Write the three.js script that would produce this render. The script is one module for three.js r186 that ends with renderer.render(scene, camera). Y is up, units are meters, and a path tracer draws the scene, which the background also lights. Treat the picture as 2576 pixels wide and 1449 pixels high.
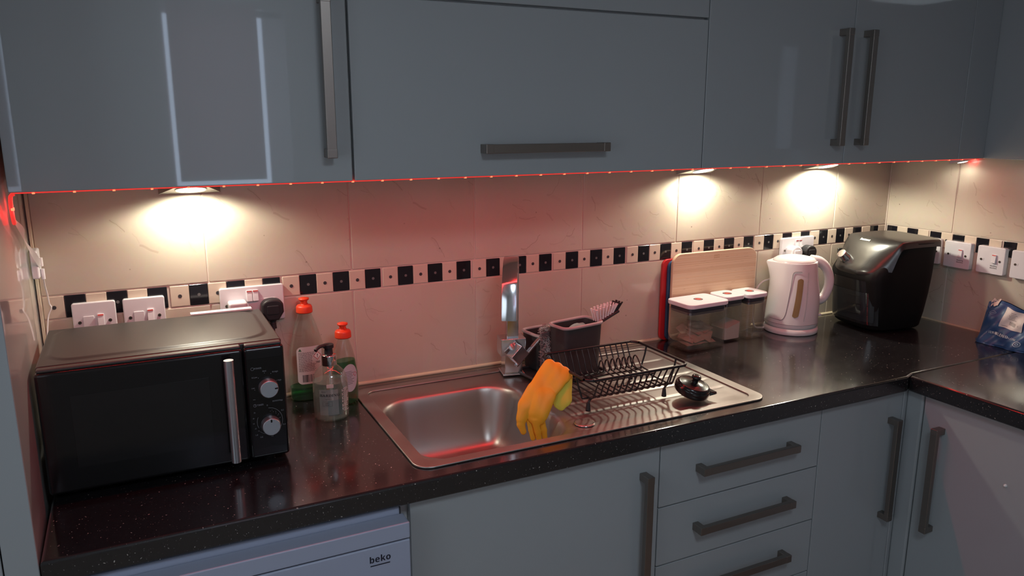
import * as THREE from 'three';
import { RoundedBoxGeometry } from 'three/addons/geometries/RoundedBoxGeometry.js';
import { ConvexGeometry } from 'three/addons/geometries/ConvexGeometry.js';
import { mergeGeometries, mergeVertices, toCreasedNormals } from 'three/addons/utils/BufferGeometryUtils.js';
import { MarchingCubes } from 'three/addons/objects/MarchingCubes.js';
import { RectAreaLightUniformsLib } from 'three/addons/lights/RectAreaLightUniformsLib.js';

// ------------------------------------------------------------------ camera, sky, large lights, exposure
const scene = new THREE.Scene();
const camera = new THREE.PerspectiveCamera(41.05, 2576 / 1449, 0.05, 50);
camera.position.set(0.5427, 1.6022, 1.9224);
camera.rotation.set(-0.2171, -0.4571, 0, 'YXZ');
const renderer = new THREE.WebGLRenderer({ antialias: true });
renderer.toneMapping = THREE.LinearToneMapping;
renderer.toneMappingExposure = 1.0;
renderer.shadowMap.enabled = true;
RectAreaLightUniformsLib.init();
const DUSK = new THREE.Color().setRGB(0.35, 0.47, 0.72);
scene.background = DUSK;                                      // overcast evening sky beyond the windows
const WARM = new THREE.Color().setRGB(1.0, 0.96, 0.78), RED = new THREE.Color().setRGB(1.0, 0.03, 0.03), DAY = new THREE.Color().setRGB(0.76, 0.89, 1.0);
const LAMP_I = 0.43, STRIP_L = 78, UNSEEN_WINDOW_L = 1.1, LEAK_L = 6, UNSEEN_CEILING_L = 12.5;    // cabinet lamps (candela); radiances: red strip, unseen side window, window behind the blind, unseen ceiling lamp

// ------------------------------------------------------------------ helpers
let seedN = 7;
const rnd = () => { seedN = (seedN + 0x6d2b79f5) | 0; let t = Math.imul(seedN ^ (seedN >>> 15), 1 | seedN); t = (t + Math.imul(t ^ (t >>> 7), 61 | t)) ^ t; return ((t ^ (t >>> 14)) >>> 0) / 4294967296; };
const rr = (a, b) => a + (b - a) * rnd();
const V = (x, y, z) => new THREE.Vector3(x, y, z), V2 = (x, y) => new THREE.Vector2(x, y);
const used = {};
function numbered(name) { const n = used[name] = (used[name] ?? -1) + 1; return n ? name + '_' + String(n).padStart(3, '0') : name; }
function thing(name, label, category, p = [0, 0, 0], ry = 0, group) {
  const o = new THREE.Group(); o.name = numbered(name); o.position.set(...p); o.rotation.y = ry; scene.add(o);
  o.userData = { label, category }; if (group) o.userData.group = group; return o;
}
function struct(name, p = [0, 0, 0], ry = 0) { const o = new THREE.Group(); o.name = name; o.position.set(...p); o.rotation.y = ry; o.userData = { kind: 'structure' }; scene.add(o); return o; }
function part(name, geo, mat, parent, label) {
  const m = new THREE.Mesh(Array.isArray(geo) ? merge(geo) : geo, mat); m.castShadow = m.receiveShadow = true; parent.add(m);
  const c = parent.userData.count ??= new Map(); const k = c.get(name) ?? 0; c.set(name, k + 1);
  m.name = k ? name + '_' + String(k).padStart(3, '0') : name; if (label) m.userData.label = label; return m;
}
function clean(o) { o.traverse((n) => { delete n.userData.count; }); }
function merge(gs) {
  return mergeGeometries(gs.map((g) => { let h = g.index ? g.toNonIndexed() : g; h = h === g ? g.clone() : h; for (const k of Object.keys(h.attributes)) if (!['position', 'normal', 'uv'].includes(k)) h.deleteAttribute(k); if (!h.attributes.uv) h.setAttribute('uv', new THREE.BufferAttribute(new Float32Array(h.attributes.position.count * 2), 2)); return h; }));
}
const bx = (x0, x1, y0, y1, z0, z1, r = 0.002, s = 2) => { const w = x1 - x0, h = y1 - y0, d = z1 - z0; return new RoundedBoxGeometry(w, h, d, s, Math.min(r, w / 2.01, h / 2.01, d / 2.01)).translate((x0 + x1) / 2, (y0 + y1) / 2, (z0 + z1) / 2); };
function rod(a, b, r, seg = 14, r2 = r) { const A = V(...a), B = V(...b), d = B.clone().sub(A), g = new THREE.CylinderGeometry(r2, r, d.length(), seg); g.applyQuaternion(new THREE.Quaternion().setFromUnitVectors(V(0, 1, 0), d.clone().normalize())); const m = A.add(B).multiplyScalar(0.5); return g.translate(m.x, m.y, m.z); }
const curve = (pts, closed = false, t = 0.5, kind = 'catmullrom') => new THREE.CatmullRomCurve3(pts.map((p) => V(...p)), closed, kind, t);
const tube = (pts, r, n = 40, seg = 8, closed = false, t = 0.5) => new THREE.TubeGeometry(curve(pts, closed, t), n, r, seg, closed);
const lathe = (pts, seg = 40) => new THREE.LatheGeometry(pts.map((p) => V2(...p)), seg);
function rrect(x0, x1, y0, y1, r) { const s = new THREE.Shape(); s.moveTo(x0 + r, y0); s.lineTo(x1 - r, y0); s.absarc(x1 - r, y0 + r, r, -Math.PI / 2, 0); s.lineTo(x1, y1 - r); s.absarc(x1 - r, y1 - r, r, 0, Math.PI / 2); s.lineTo(x0 + r, y1); s.absarc(x0 + r, y1 - r, r, Math.PI / 2, Math.PI); s.lineTo(x0, y0 + r); s.absarc(x0 + r, y0 + r, r, Math.PI, 1.5 * Math.PI); return s; }
// extrusion of a plan drawn in (x, z), from height y0 to y1
function plan(shape, y0, y1, bevel = 0.002, seg = 2, cs = 8) { const g = new THREE.ExtrudeGeometry(shape, { depth: y1 - y0 - 2 * bevel, bevelEnabled: bevel > 0, bevelThickness: bevel, bevelSize: bevel, bevelOffset: -bevel, bevelSegments: seg, curveSegments: cs }); return g.rotateX(Math.PI / 2).translate(0, y1 - bevel, 0); }
// extrusion of an outline drawn in (x, y), its front at z1
function slab(shape, z0, z1, bevel = 0.002, seg = 2, cs = 8) { return new THREE.ExtrudeGeometry(shape, { depth: z1 - z0 - 2 * bevel, bevelEnabled: bevel > 0, bevelThickness: bevel, bevelSize: bevel, bevelOffset: -bevel, bevelSegments: seg, curveSegments: cs }).translate(0, 0, z0 + bevel); }
// skin through rings of equal point count
function loft(rings, capA = true, capB = true) {
  const n = rings[0].length, p = [], uv = [], ix = [];
  rings.forEach((r, j) => r.forEach((v, i) => { p.push(v[0], v[1], v[2]); uv.push(i / n, j / (rings.length - 1)); }));
  for (let j = 0; j < rings.length - 1; j++) for (let i = 0; i < n; i++) { const a = j * n + i, b = j * n + (i + 1) % n, c = a + n, d = b + n; ix.push(a, c, b, b, c, d); }
  const cap = (j, flip) => { const c = [0, 0, 0]; rings[j].forEach((v) => { for (let k = 0; k < 3; k++) c[k] += v[k] / n; }); const base = p.length / 3; rings[j].forEach((v) => { p.push(...v); uv.push(0.5, 0.5); }); p.push(...c); uv.push(0.5, 0.5); for (let i = 0; i < n; i++) { const a = base + i, b = base + (i + 1) % n; flip ? ix.push(a, b, base + n) : ix.push(b, a, base + n); } };
  if (capA) cap(0, true); if (capB) cap(rings.length - 1, false);
  const g = new THREE.BufferGeometry(); g.setAttribute('position', new THREE.Float32BufferAttribute(p, 3)); g.setAttribute('uv', new THREE.Float32BufferAttribute(uv, 2)); g.setIndex(ix); g.computeVertexNormals(); return g;
}
// superellipse ring at height y (clockwise seen from above so that loft faces outwards)
function ring(cx, cz, a, b, y, e = 2, n = 40) { const o = []; for (let i = 0; i < n; i++) { const t = -i / n * Math.PI * 2, c = Math.cos(t), s = Math.sin(t); o.push([cx + a * Math.sign(c) * Math.abs(c) ** (2 / e), y, cz + b * Math.sign(s) * Math.abs(s) ** (2 / e)]); } return o; }
function grid(nu, nv, f) { const p = [], uv = [], ix = []; for (let j = 0; j <= nv; j++) for (let i = 0; i <= nu; i++) { p.push(...f(i / nu, j / nv)); uv.push(i / nu, j / nv); } for (let j = 0; j < nv; j++) for (let i = 0; i < nu; i++) { const a = j * (nu + 1) + i, b = a + 1, c = a + nu + 1, d = c + 1; ix.push(a, b, c, b, d, c); } const g = new THREE.BufferGeometry(); g.setAttribute('position', new THREE.Float32BufferAttribute(p, 3)); g.setAttribute('uv', new THREE.Float32BufferAttribute(uv, 2)); g.setIndex(ix); g.computeVertexNormals(); return g; }
const disc = (r, seg = 32) => new THREE.CircleGeometry(r, seg);
const smooth = (a, b, x) => { const t = Math.min(1, Math.max(0, (x - a) / (b - a))); return t * t * (3 - 2 * t); };
function area(parent, p, rot, w, h, color, L, name) { const l = new THREE.RectAreaLight(color, L, w, h); l.position.set(...p); l.rotation.set(...rot); l.name = name; parent.add(l); return l; }

// ------------------------------------------------------------------ textures
function canvas(w, h, draw) { const c = document.createElement('canvas'); c.width = w; c.height = h; draw(c.getContext('2d'), w, h); const t = new THREE.CanvasTexture(c); t.colorSpace = THREE.SRGBColorSpace; t.wrapS = t.wrapT = THREE.RepeatWrapping; t.anisotropy = 8; return t; }
function wander(g, x, y, a, len, step, bend) { g.beginPath(); g.moveTo(x, y); for (let i = 0; i < len; i++) { a += rr(-bend, bend); x += Math.cos(a) * step * rr(0.5, 1.5); y += Math.sin(a) * step * rr(0.5, 1.5); g.lineTo(x, y); } g.stroke(); }
const marbleT = canvas(1536, 1152, (g, w, h) => {
  g.fillStyle = '#e6dccc'; g.fillRect(0, 0, w, h);
  for (let i = 0; i < 260; i++) { const x = rr(0, w), y = rr(0, h), r = rr(40, 190), k = g.createRadialGradient(x, y, 0, x, y, r); const c = rnd() < 0.5 ? '214,192,180' : '244,232,222'; k.addColorStop(0, `rgba(${c},${rr(0.05, 0.16)})`); k.addColorStop(1, `rgba(${c},0)`); g.fillStyle = k; g.fillRect(x - r, y - r, 2 * r, 2 * r); }
  for (let i = 0; i < 130; i++) { const x = rr(0, w), y = rr(0, h), a = rr(0.4, 1.0), n = rr(4, 18) | 0, al = rr(0.12, 0.4); g.strokeStyle = `rgba(140,108,94,${al})`; g.lineWidth = rr(0.8, 1.8); wander(g, x, y, a, n, 5, 0.45); g.strokeStyle = `rgba(150,120,105,${al * 0.16})`; g.lineWidth = rr(6, 12); wander(g, x, y, a, n >> 1, 8, 0.3); }
  for (let i = 0; i < 60; i++) { g.strokeStyle = `rgba(150,120,105,${rr(0.08, 0.2)})`; g.lineWidth = rr(2, 6); wander(g, rr(0, w), rr(0, h), rr(0, 1.4), rr(3, 8) | 0, 6, 0.5); }
  for (let i = 0; i < 50; i++) { g.fillStyle = `rgba(95,75,66,${rr(0.2, 0.6)})`; g.beginPath(); g.arc(rr(0, w), rr(0, h), rr(0.8, 2.4), 0, 7); g.fill(); }
});
marbleT.repeat.set(1 / 1.4, 1 / 1.05);
const speckT = canvas(2048, 2048, (g, w, h) => {
  g.fillStyle = '#19171a'; g.fillRect(0, 0, w, h);
  for (let i = 0; i < 9000; i++) { g.fillStyle = `rgba(${rnd() < 0.5 ? '44,41,42' : '4,4,5'},${rr(0.2, 0.8)})`; g.beginPath(); g.ellipse(rr(0, w), rr(0, h), rr(1, 6), rr(1, 4), rr(0, 3), 0, 7); g.fill(); }
  for (let i = 0; i < 6500; i++) { const v = rnd(); g.fillStyle = v < 0.5 ? `rgba(150,142,135,${rr(0.25, 0.8)})` : v < 0.8 ? `rgba(96,78,66,${rr(0.4, 0.9)})` : `rgba(205,198,188,${rr(0.4, 0.9)})`; g.beginPath(); g.ellipse(rr(0, w), rr(0, h), rr(0.9, 2.8), rr(0.8, 1.9), rr(0, 3), 0, 7); g.fill(); }
  for (let i = 0; i < 520; i++) { g.fillStyle = `rgba(215,205,192,${rr(0.5, 0.95)})`; g.beginPath(); g.ellipse(rr(0, w), rr(0, h), rr(2, 5), rr(1.2, 2.6), rr(0, 3), 0, 7); g.fill(); }
});
speckT.repeat.set(1 / 0.8, 1 / 0.8);
const smudgeT = canvas(1024, 1024, (g, w, h) => {     // roughness of wiped, lightly scratched surfaces
  g.fillStyle = '#787878'; g.fillRect(0, 0, w, h);
  for (let i = 0; i < 200; i++) { const x = rr(0, w), y = rr(0, h), r = rr(20, 140), k = g.createRadialGradient(x, y, 0, x, y, r), c = rnd() < 0.5 ? 40 : 150; k.addColorStop(0, `rgba(${c},${c},${c},${rr(0.05, 0.22)})`); k.addColorStop(1, `rgba(${c},${c},${c},0)`); g.fillStyle = k; g.fillRect(x - r, y - r, 2 * r, 2 * r); }
  for (let i = 0; i < 420; i++) { g.strokeStyle = `rgba(190,190,190,${rr(0.05, 0.3)})`; g.lineWidth = rr(0.5, 1.6); wander(g, rr(0, w), rr(0, h), rr(-0.4, 0.4), rr(5, 24) | 0, 7, 0.15); }
});
smudgeT.colorSpace = THREE.NoColorSpace; smudgeT.repeat.set(1 / 0.5, 1 / 0.5);
const woodT = canvas(1024, 1024, (g, w, h) => {
  g.fillStyle = '#dac6a8'; g.fillRect(0, 0, w, h);
  for (let i = 0; i < 700; i++) { g.strokeStyle = `rgba(${rnd() < 0.6 ? '196,160,116' : '236,214,180'},${rr(0.08, 0.3)})`; g.lineWidth = rr(1, 5); const y = rr(0, h); g.beginPath(); g.moveTo(0, y); g.bezierCurveTo(w / 3, y + rr(-8, 8), w * 2 / 3, y + rr(-8, 8), w, y + rr(-4, 4)); g.stroke(); }
  for (let i = 0; i < 120; i++) { g.strokeStyle = `rgba(140,100,62,${rr(0.15, 0.5)})`; g.lineWidth = rr(1, 3); const x = rr(0, w), y = rr(0, h); g.beginPath(); g.moveTo(x, y); g.lineTo(x + rr(10, 60), y + rr(-3, 3)); g.stroke(); }
});
woodT.repeat.set(1 / 0.34, 1 / 0.34);
const waveT = canvas(512, 512, (g, w, h) => { const d = g.createImageData(w, h); for (let j = 0; j < h; j++) for (let i = 0; i < w; i++) { const a = i / w * Math.PI * 2, b = j / h * Math.PI * 2, v = 128 + 30 * (Math.sin(3 * a + 2 * Math.sin(2 * b)) + Math.sin(4 * b + Math.sin(5 * a)) + 0.7 * Math.sin(9 * a + 7 * b) + 0.7 * Math.sin(11 * b - 8 * a)); const k = (j * w + i) * 4; d.data[k] = d.data[k + 1] = d.data[k + 2] = v; d.data[k + 3] = 255; } g.putImageData(d, 0, 0); });
waveT.colorSpace = THREE.NoColorSpace;

// ------------------------------------------------------------------ materials
const std = (rgb, rough = 0.5, o = {}) => { const m = new THREE.MeshPhysicalMaterial({ roughness: rough, ...o }); m.color.setRGB(...rgb); return m; };
const door = std([0.35, 0.37, 0.385], 0.5, { specularIntensity: 0.4, clearcoat: 1, clearcoatRoughness: 0.025 });
const M = {
  door,
  panel: std([0.56, 0.56, 0.55], 0.35, { specularIntensity: 0.5, clearcoat: 1, clearcoatRoughness: 0.03 }),
  carcass: std([0.55, 0.55, 0.55], 0.6), dark: std([0.02, 0.02, 0.022], 0.6), plinth: std([0.2, 0.21, 0.22], 0.6),
  tile: std([0.72, 0.71, 0.68], 0.16, { map: marbleT, clearcoat: 0.35, clearcoatRoughness: 0.05 }), cream: std([0.64, 0.55, 0.44], 0.14), black: std([0.012, 0.012, 0.016], 0.1), dot: std([0.05, 0.045, 0.05], 0.35), dotGrey: std([0.14, 0.14, 0.14], 0.3),
  grout: std([0.66, 0.57, 0.49], 0.8), plaster: std([0.55, 0.54, 0.52], 0.9), paint: std([0.5, 0.48, 0.46], 0.9), floor: std([0.34, 0.29, 0.24], 0.5), sealant: std([0.62, 0.52, 0.36], 0.5),
  worktop: std([1, 1, 1], 0.5, { clearcoat: 0.8, clearcoatRoughness: 0.11, map: speckT, roughnessMap: smudgeT }),
  steel: std([0.42, 0.4, 0.375], 0.95, { metalness: 1, roughnessMap: smudgeT }), chrome: std([0.74, 0.74, 0.76], 0.07, { metalness: 1 }), handle: std([0.3, 0.265, 0.24], 0.36, { metalness: 1 }), tin: std([0.55, 0.55, 0.56], 0.28, { metalness: 1 }),
  lampBody: std([0.34, 0.33, 0.31], 0.4, { metalness: 0.8 }), white: std([0.75, 0.745, 0.77], 0.28), whiteMat: std([0.8, 0.79, 0.78], 0.6), brass: std([0.25, 0.22, 0.18], 0.35, { metalness: 1 }),
  wire: std([0.012, 0.012, 0.013], 0.38), rubber: std([0.02, 0.02, 0.02], 0.7), plugBlack: std([0.018, 0.018, 0.02], 0.5),
  mwBody: std([0.06, 0.058, 0.055], 0.42, { metalness: 0.35 }), mwFront: std([0.007, 0.007, 0.008], 0.12), mwWindow: std([0.011, 0.011, 0.012], 0.16), silver: std([0.5, 0.5, 0.53], 0.33, { metalness: 0.9 }), knobFace: std([0.42, 0.43, 0.47], 0.45, { metalness: 0.4 }),
  caddy: std([0.032, 0.03, 0.032], 0.5), caddyRim: std([0.4, 0.345, 0.345], 0.5), tray: std([0.03, 0.03, 0.032], 0.4), mesh: std([0.8, 0.77, 0.75], 0.3, { metalness: 0.9 }), bristle: std([0.78, 0.72, 0.7], 0.6), teal: std([0.28, 0.55, 0.5], 0.9),
  glove: std([0.86, 0.4, 0.02], 0.55), lining: std([0.66, 0.55, 0.06], 0.75), redPlastic: std([0.75, 0.06, 0.02], 0.4), redBoard: std([0.5, 0.02, 0.025], 0.4), blueBoard: std([0.02, 0.075, 0.16], 0.45), wood: std([1, 1, 1], 0.5, { map: woodT }),
  clear: std([0.93, 0.93, 0.91], 0.05, { transmission: 0.985, thickness: 0, ior: 1.62 }), pet: std([0.88, 0.91, 0.88], 0.07, { transmission: 0.975, thickness: 0, ior: 1.6 }), green: std([0.015, 0.46, 0.15], 0.06, { transmission: 0.93, thickness: 0, ior: 1.33 }), soap: std([0.84, 0.88, 0.86], 0.12, { transmission: 0.92, thickness: 0, ior: 1.33 }),
  seal: std([0.035, 0.03, 0.04], 0.4), lidWhite: std([0.76, 0.75, 0.78], 0.3), teabag: std([0.42, 0.33, 0.24], 0.9), sugar: std([0.7, 0.6, 0.54], 0.9),
  kettle: std([0.72, 0.71, 0.7], 0.22), kettleSeam: std([0.35, 0.33, 0.34], 0.5), gauge: std([0.28, 0.18, 0.075], 0.3), fryBody: std([0.006, 0.006, 0.006], 0.6, { specularIntensity: 0.35 }), fryLid: std([0.022, 0.021, 0.02], 0.27, { specularIntensity: 1.3 }), fryGlass: std([0.012, 0.014, 0.016], 0.1),
  ceramic: std([0.012, 0.011, 0.011], 0.16), pouch: std([0.018, 0.06, 0.17], 0.42), pouchInside: std([0.7, 0.55, 0.5], 0.7), appliance: std([0.37, 0.4, 0.52], 0.38), cable: std([0.75, 0.73, 0.72], 0.5), blind: std([0.62, 0.42, 0.44], 1, { transmission: 0.4, thickness: 0 }), upvc: std([0.75, 0.76, 0.78], 0.4),
};
const emit = (rgb, k) => { const m = std([0.02, 0.02, 0.02], 0.5); m.emissive.setRGB(...rgb); m.emissiveIntensity = k; return m; };
M.lens = emit([1, 0.95, 0.8], 9); M.tap = std([0.66, 0.65, 0.67], 0.17, { metalness: 1 }); M.led = emit([1, 0.16, 0.07], 2.6); M.strip = emit([1, 0.045, 0.035], 0.8); M.neon = emit([0.9, 0.06, 0.04], 0.5);
M.unseenPane = emit([DAY.r, DAY.g, DAY.b], 0.8); M.diffuser = emit([DAY.r, DAY.g, DAY.b], 6); M.leak = emit([0.62, 0.76, 1.0], LEAK_L);
function printed(w, h, px, draw, base, rough = 0.5, extra = {}) { const t = canvas(Math.round(w * px), Math.round(h * px), (g, W, H) => { if (base) { g.fillStyle = base; g.fillRect(0, 0, W, H); } draw(g, W, H); }); return std([1, 1, 1], rough, { map: t, transparent: !base, ...extra }); }
function text(g, s, x, y, size, color, font = 'sans-serif', weight = 'bold', align = 'center') { g.font = `${weight} ${size}px ${font}`; g.fillStyle = color; g.textAlign = align; g.textBaseline = 'middle'; g.fillText(s, x, y); }

// ------------------------------------------------------------------ measured layout (metres; back wall z = 0)
const XR = 3.023, TOP = 0.91, YC = 1.4806, ZC = 0.384, ZD = 0.575, XD = 2.442, ROOM = { x0: -0.85, z1: 2.95, h: 2.36 };

// ------------------------------------------------------------------ the room
{
  const f = struct('floor'); part('floor_slab', bx(ROOM.x0 - 0.1, XR + 0.1, -0.1, 0, -0.1, ROOM.z1 + 0.1, 0.001), M.floor, f);
  const c = struct('ceiling'); part('ceiling_slab', bx(ROOM.x0 - 0.1, XR + 0.1, ROOM.h, ROOM.h + 0.1, -0.1, ROOM.z1 + 0.1, 0.001), M.plaster, c);
  const wl = struct('wall_left');
  part('plaster', [bx(ROOM.x0 - 0.12, ROOM.x0, 0, 0.9, -0.1, ROOM.z1 + 0.1, 0.001), bx(ROOM.x0 - 0.12, ROOM.x0, 2.1, ROOM.h, -0.1, ROOM.z1 + 0.1, 0.001), bx(ROOM.x0 - 0.12, ROOM.x0, 0.9, 2.1, -0.1, 1.25, 0.001), bx(ROOM.x0 - 0.12, ROOM.x0, 0.9, 2.1, 2.55, ROOM.z1 + 0.1, 0.001)], M.paint, wl);
  const wf = struct('wall_front');                                        // behind the camera, with the narrow window
  const a = [0.735, 1.30, 1.24, 2.12];
  part('plaster', [bx(ROOM.x0, a[0], 0, ROOM.h, ROOM.z1, ROOM.z1 + 0.12, 0.001), bx(a[1], XR + 0.1, 0, ROOM.h, ROOM.z1, ROOM.z1 + 0.12, 0.001), bx(a[0], a[1], 0, a[2], ROOM.z1, ROOM.z1 + 0.12, 0.001), bx(a[0], a[1], a[3], ROOM.h, ROOM.z1, ROOM.z1 + 0.12, 0.001)], M.paint, wf);
  const w1 = struct('window_1');
  part('window_frame', [bx(a[0], a[0] + 0.012, a[2], a[3], ROOM.z1 + 0.07, ROOM.z1 + 0.11), bx(a[1] - 0.098, a[1], a[2], a[3], ROOM.z1 + 0.07, ROOM.z1 + 0.11), bx(a[0], a[1], a[2], a[2] + 0.03, ROOM.z1 + 0.07, ROOM.z1 + 0.11), bx(a[0], a[1], a[3] - 0.03, a[3], ROOM.z1 + 0.07, ROOM.z1 + 0.11)], M.upvc, w1);
  part('window_pane', bx(a[0] + 0.012, a[1] - 0.098, a[2] + 0.03, a[3] - 0.03, ROOM.z1 + 0.085, ROOM.z1 + 0.095, 0.001), M.leak, w1);
  const w2 = struct('window_2');                                          // unseen side window, out of view, placed to light the right-hand doors
  part('window_frame', [bx(ROOM.x0 - 0.09, ROOM.x0 - 0.03, 0.9, 0.96, 1.25, 2.55), bx(ROOM.x0 - 0.09, ROOM.x0 - 0.03, 2.04, 2.1, 1.25, 2.55), bx(ROOM.x0 - 0.09, ROOM.x0 - 0.03, 0.9, 2.1, 1.25, 1.31), bx(ROOM.x0 - 0.09, ROOM.x0 - 0.03, 0.9, 2.1, 2.49, 2.55), bx(ROOM.x0 - 0.09, ROOM.x0 - 0.03, 0.9, 2.1, 1.87, 1.93)], M.upvc, w2);
  part('window_pane', bx(ROOM.x0 - 0.075, ROOM.x0 - 0.065, 0.95, 2.05, 1.3, 2.5, 0.001), M.unseenPane, w2);
  area(w2, [ROOM.x0 - 0.02, 1.5, 1.9], [0, -Math.PI / 2, 0], 1.18, 1.08, DAY, UNSEEN_WINDOW_L, 'unseen_window_light');
}
{  // ceiling lamp out of view, placed to light the doors from above
  const t = thing('unseen_ceiling_lamp', 'unseen square ceiling lamp, out of view, lighting the cabinet doors cool white', 'lamp', [1.0, ROOM.h, 2.1]);
  part('frame', bx(-0.25, 0.25, -0.05, -0.0005, -0.25, 0.25, 0.006), M.upvc, t); part('diffuser', bx(-0.225, 0.225, -0.056, -0.049, -0.225, 0.225, 0.003), M.diffuser, t);
  area(t, [0, -0.06, 0], [-Math.PI / 2, 0, 0], 0.45, 0.45, DAY, UNSEEN_CEILING_L, 'unseen_ceiling_lamp_glow');
}
{ // the blind in front of the narrow window
  const b = thing('roller_blind', 'dull pink roller blind covering the narrow window behind the viewer', 'blind', [0.955, 1.27, ROOM.z1 - 0.03]);
  part('fabric', bx(-0.194, 0.208, 0.042, 0.87, -0.003, 0, 0.001), M.blind, b); part('roller', rod([-0.22, 0.89, 0.0], [0.22, 0.89, 0.0], 0.018), M.upvc, b); part('bottom_bar', bx(-0.194, 0.208, 0.032, 0.046, -0.006, 0.004), M.upvc, b);
}

// ------------------------------------------------------------------ tiled walls
const SQ = 0.0418, BY0 = 1.1695, BY1 = 1.2195;
const bigTile = (w, h) => { const g = slab(rrect(0, w, 0, h, 0.003), -0.008, 0, 0.0018, 2, 3); return g; };
const sqGeo = slab(rrect(0, SQ - 0.0003, 0, BY1 - BY0, 0.0019), -0.008, 0.0006, 0.0017, 3, 3), dotGeo = rod([SQ / 2, 0.025, -0.001], [SQ / 2, 0.025, 0.0011], 0.0044, 16), dotBlack = rod([SQ / 2, 0.025, -0.001], [SQ / 2, 0.025, 0.0009], 0.0036, 14);
const shifted = (g, i) => { const h = g.clone(), uv = h.attributes.uv; for (let k = 0; k < uv.count; k++) uv.setXY(k, uv.getX(k) + i * 0.37, uv.getY(k) + i * 0.29); return h; };
function tiles(wall, u0, u1, seam, borderStart, whiteFirst) {
  const pitch = 0.3445, gap = 0.0028;
  for (let k = Math.floor((u0 - seam) / pitch); seam + k * pitch < u1; k++) {
    const a = Math.max(u0, seam + k * pitch + gap / 2), b = Math.min(u1, seam + (k + 1) * pitch - gap / 2); if (b - a < 0.01) continue;
    for (const [y0, y1] of [[0.905, 1.1668], [1.2222, 1.492]]) {
      const g = shifted(bigTile(b - a, y1 - y0), rr(0, 40));   // every tile shows its own piece of the marbling
      part('tile', g, M.tile, wall).position.set(a, y0, 0);
    }
  }
  const per = 0.2559;
  for (let t = Math.floor((u0 - borderStart) / per); borderStart + t * per < u1; t++) for (let s = 0; s < 6; s++) {
    const x = borderStart + t * per + s * SQ; if (x < u0 - 0.03 || x + SQ > u1 + 0.008) continue;
    const isWhite = (s % 2 === 0) === whiteFirst, m = part(isWhite ? 'border_tile' : 'border_tile', sqGeo, isWhite ? M.cream : M.black, wall); m.position.set(x, BY0, rr(-0.0004, 0.0004));
    part('dot', isWhite ? dotGeo : dotBlack, isWhite ? M.dot : M.dotGrey, m);
  }
}
{
  const w = struct('wall_back');
  part('plaster', bx(ROOM.x0, XR + 0.12, 0, ROOM.h, -0.12, -0.009, 0.001), M.plaster, w); part('grout', bx(0.336, XR, 0.9, 1.5, -0.0095, -0.0022, 0.0005), M.grout, w);
  tiles(w, 0.336, XR - 0.001, 0.6854, 0.343, true);
  const r = struct('wall_right', [XR, 0, 0], -Math.PI / 2);
  part('plaster', bx(-0.1, ROOM.z1 + 0.1, 0, ROOM.h, -0.12, -0.009, 0.001), M.plaster, r); part('grout', bx(0, 1.6, 0.9, 1.5, -0.0095, -0.0022, 0.0005), M.grout, r);
  tiles(r, 0.001, 1.6, 0.2591, 0.1802, false);
}

{ const t = struct('trim_2'); part('corner_grout', bx(XR - 0.0035, XR, 0.9, YC, 0.0001, 0.0035, 0.001), M.grout, t); }
{ const t = struct('trim_1'); part('trim_strip', bx(0.3355, 0.3415, 0.9, YC, 0.0002, 0.006, 0.001), std([0.75, 0.68, 0.5], 0.5), t); }

// ------------------------------------------------------------------ handles, cabinets
function handleGeo(len, vertical) {                       // a square bar on two square feet, its back at z = 0
  const h = len / 2, b = 0.0095, gs = [bx(-h, h, -b, b, 0.021, 0.034, 0.0012), bx(-h, -h + 0.017, -b, b, 0, 0.034, 0.0012), bx(h - 0.017, h, -b, b, 0, 0.034, 0.0012), bx(-h - 0.0004, -h + 0.0172, -b - 0.0004, b + 0.0004, 0.021, 0.0344, 0.0012), bx(h - 0.0172, h + 0.0004, -b - 0.0004, b + 0.0004, 0.021, 0.0344, 0.0012)];
  const g = merge(gs); return vertical ? g.rotateZ(Math.PI / 2) : g;
}
const HV = handleGeo(0.304, true), HH = handleGeo(0.311, false);
function doorPart(parent, name, x0, x1, y0, y1, z1, mat, th = 0.018) { return part(name, bx(x0, x1, y0, y1, z1 - th, z1, 0.0016, 2), mat ?? M.door, parent); }
function handleOn(d, geo, x, y, z) { part('handle', geo, M.handle, d).position.set(x, y, z); }
const UT = 2.2, ZB = ZC - 0.0185;
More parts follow.
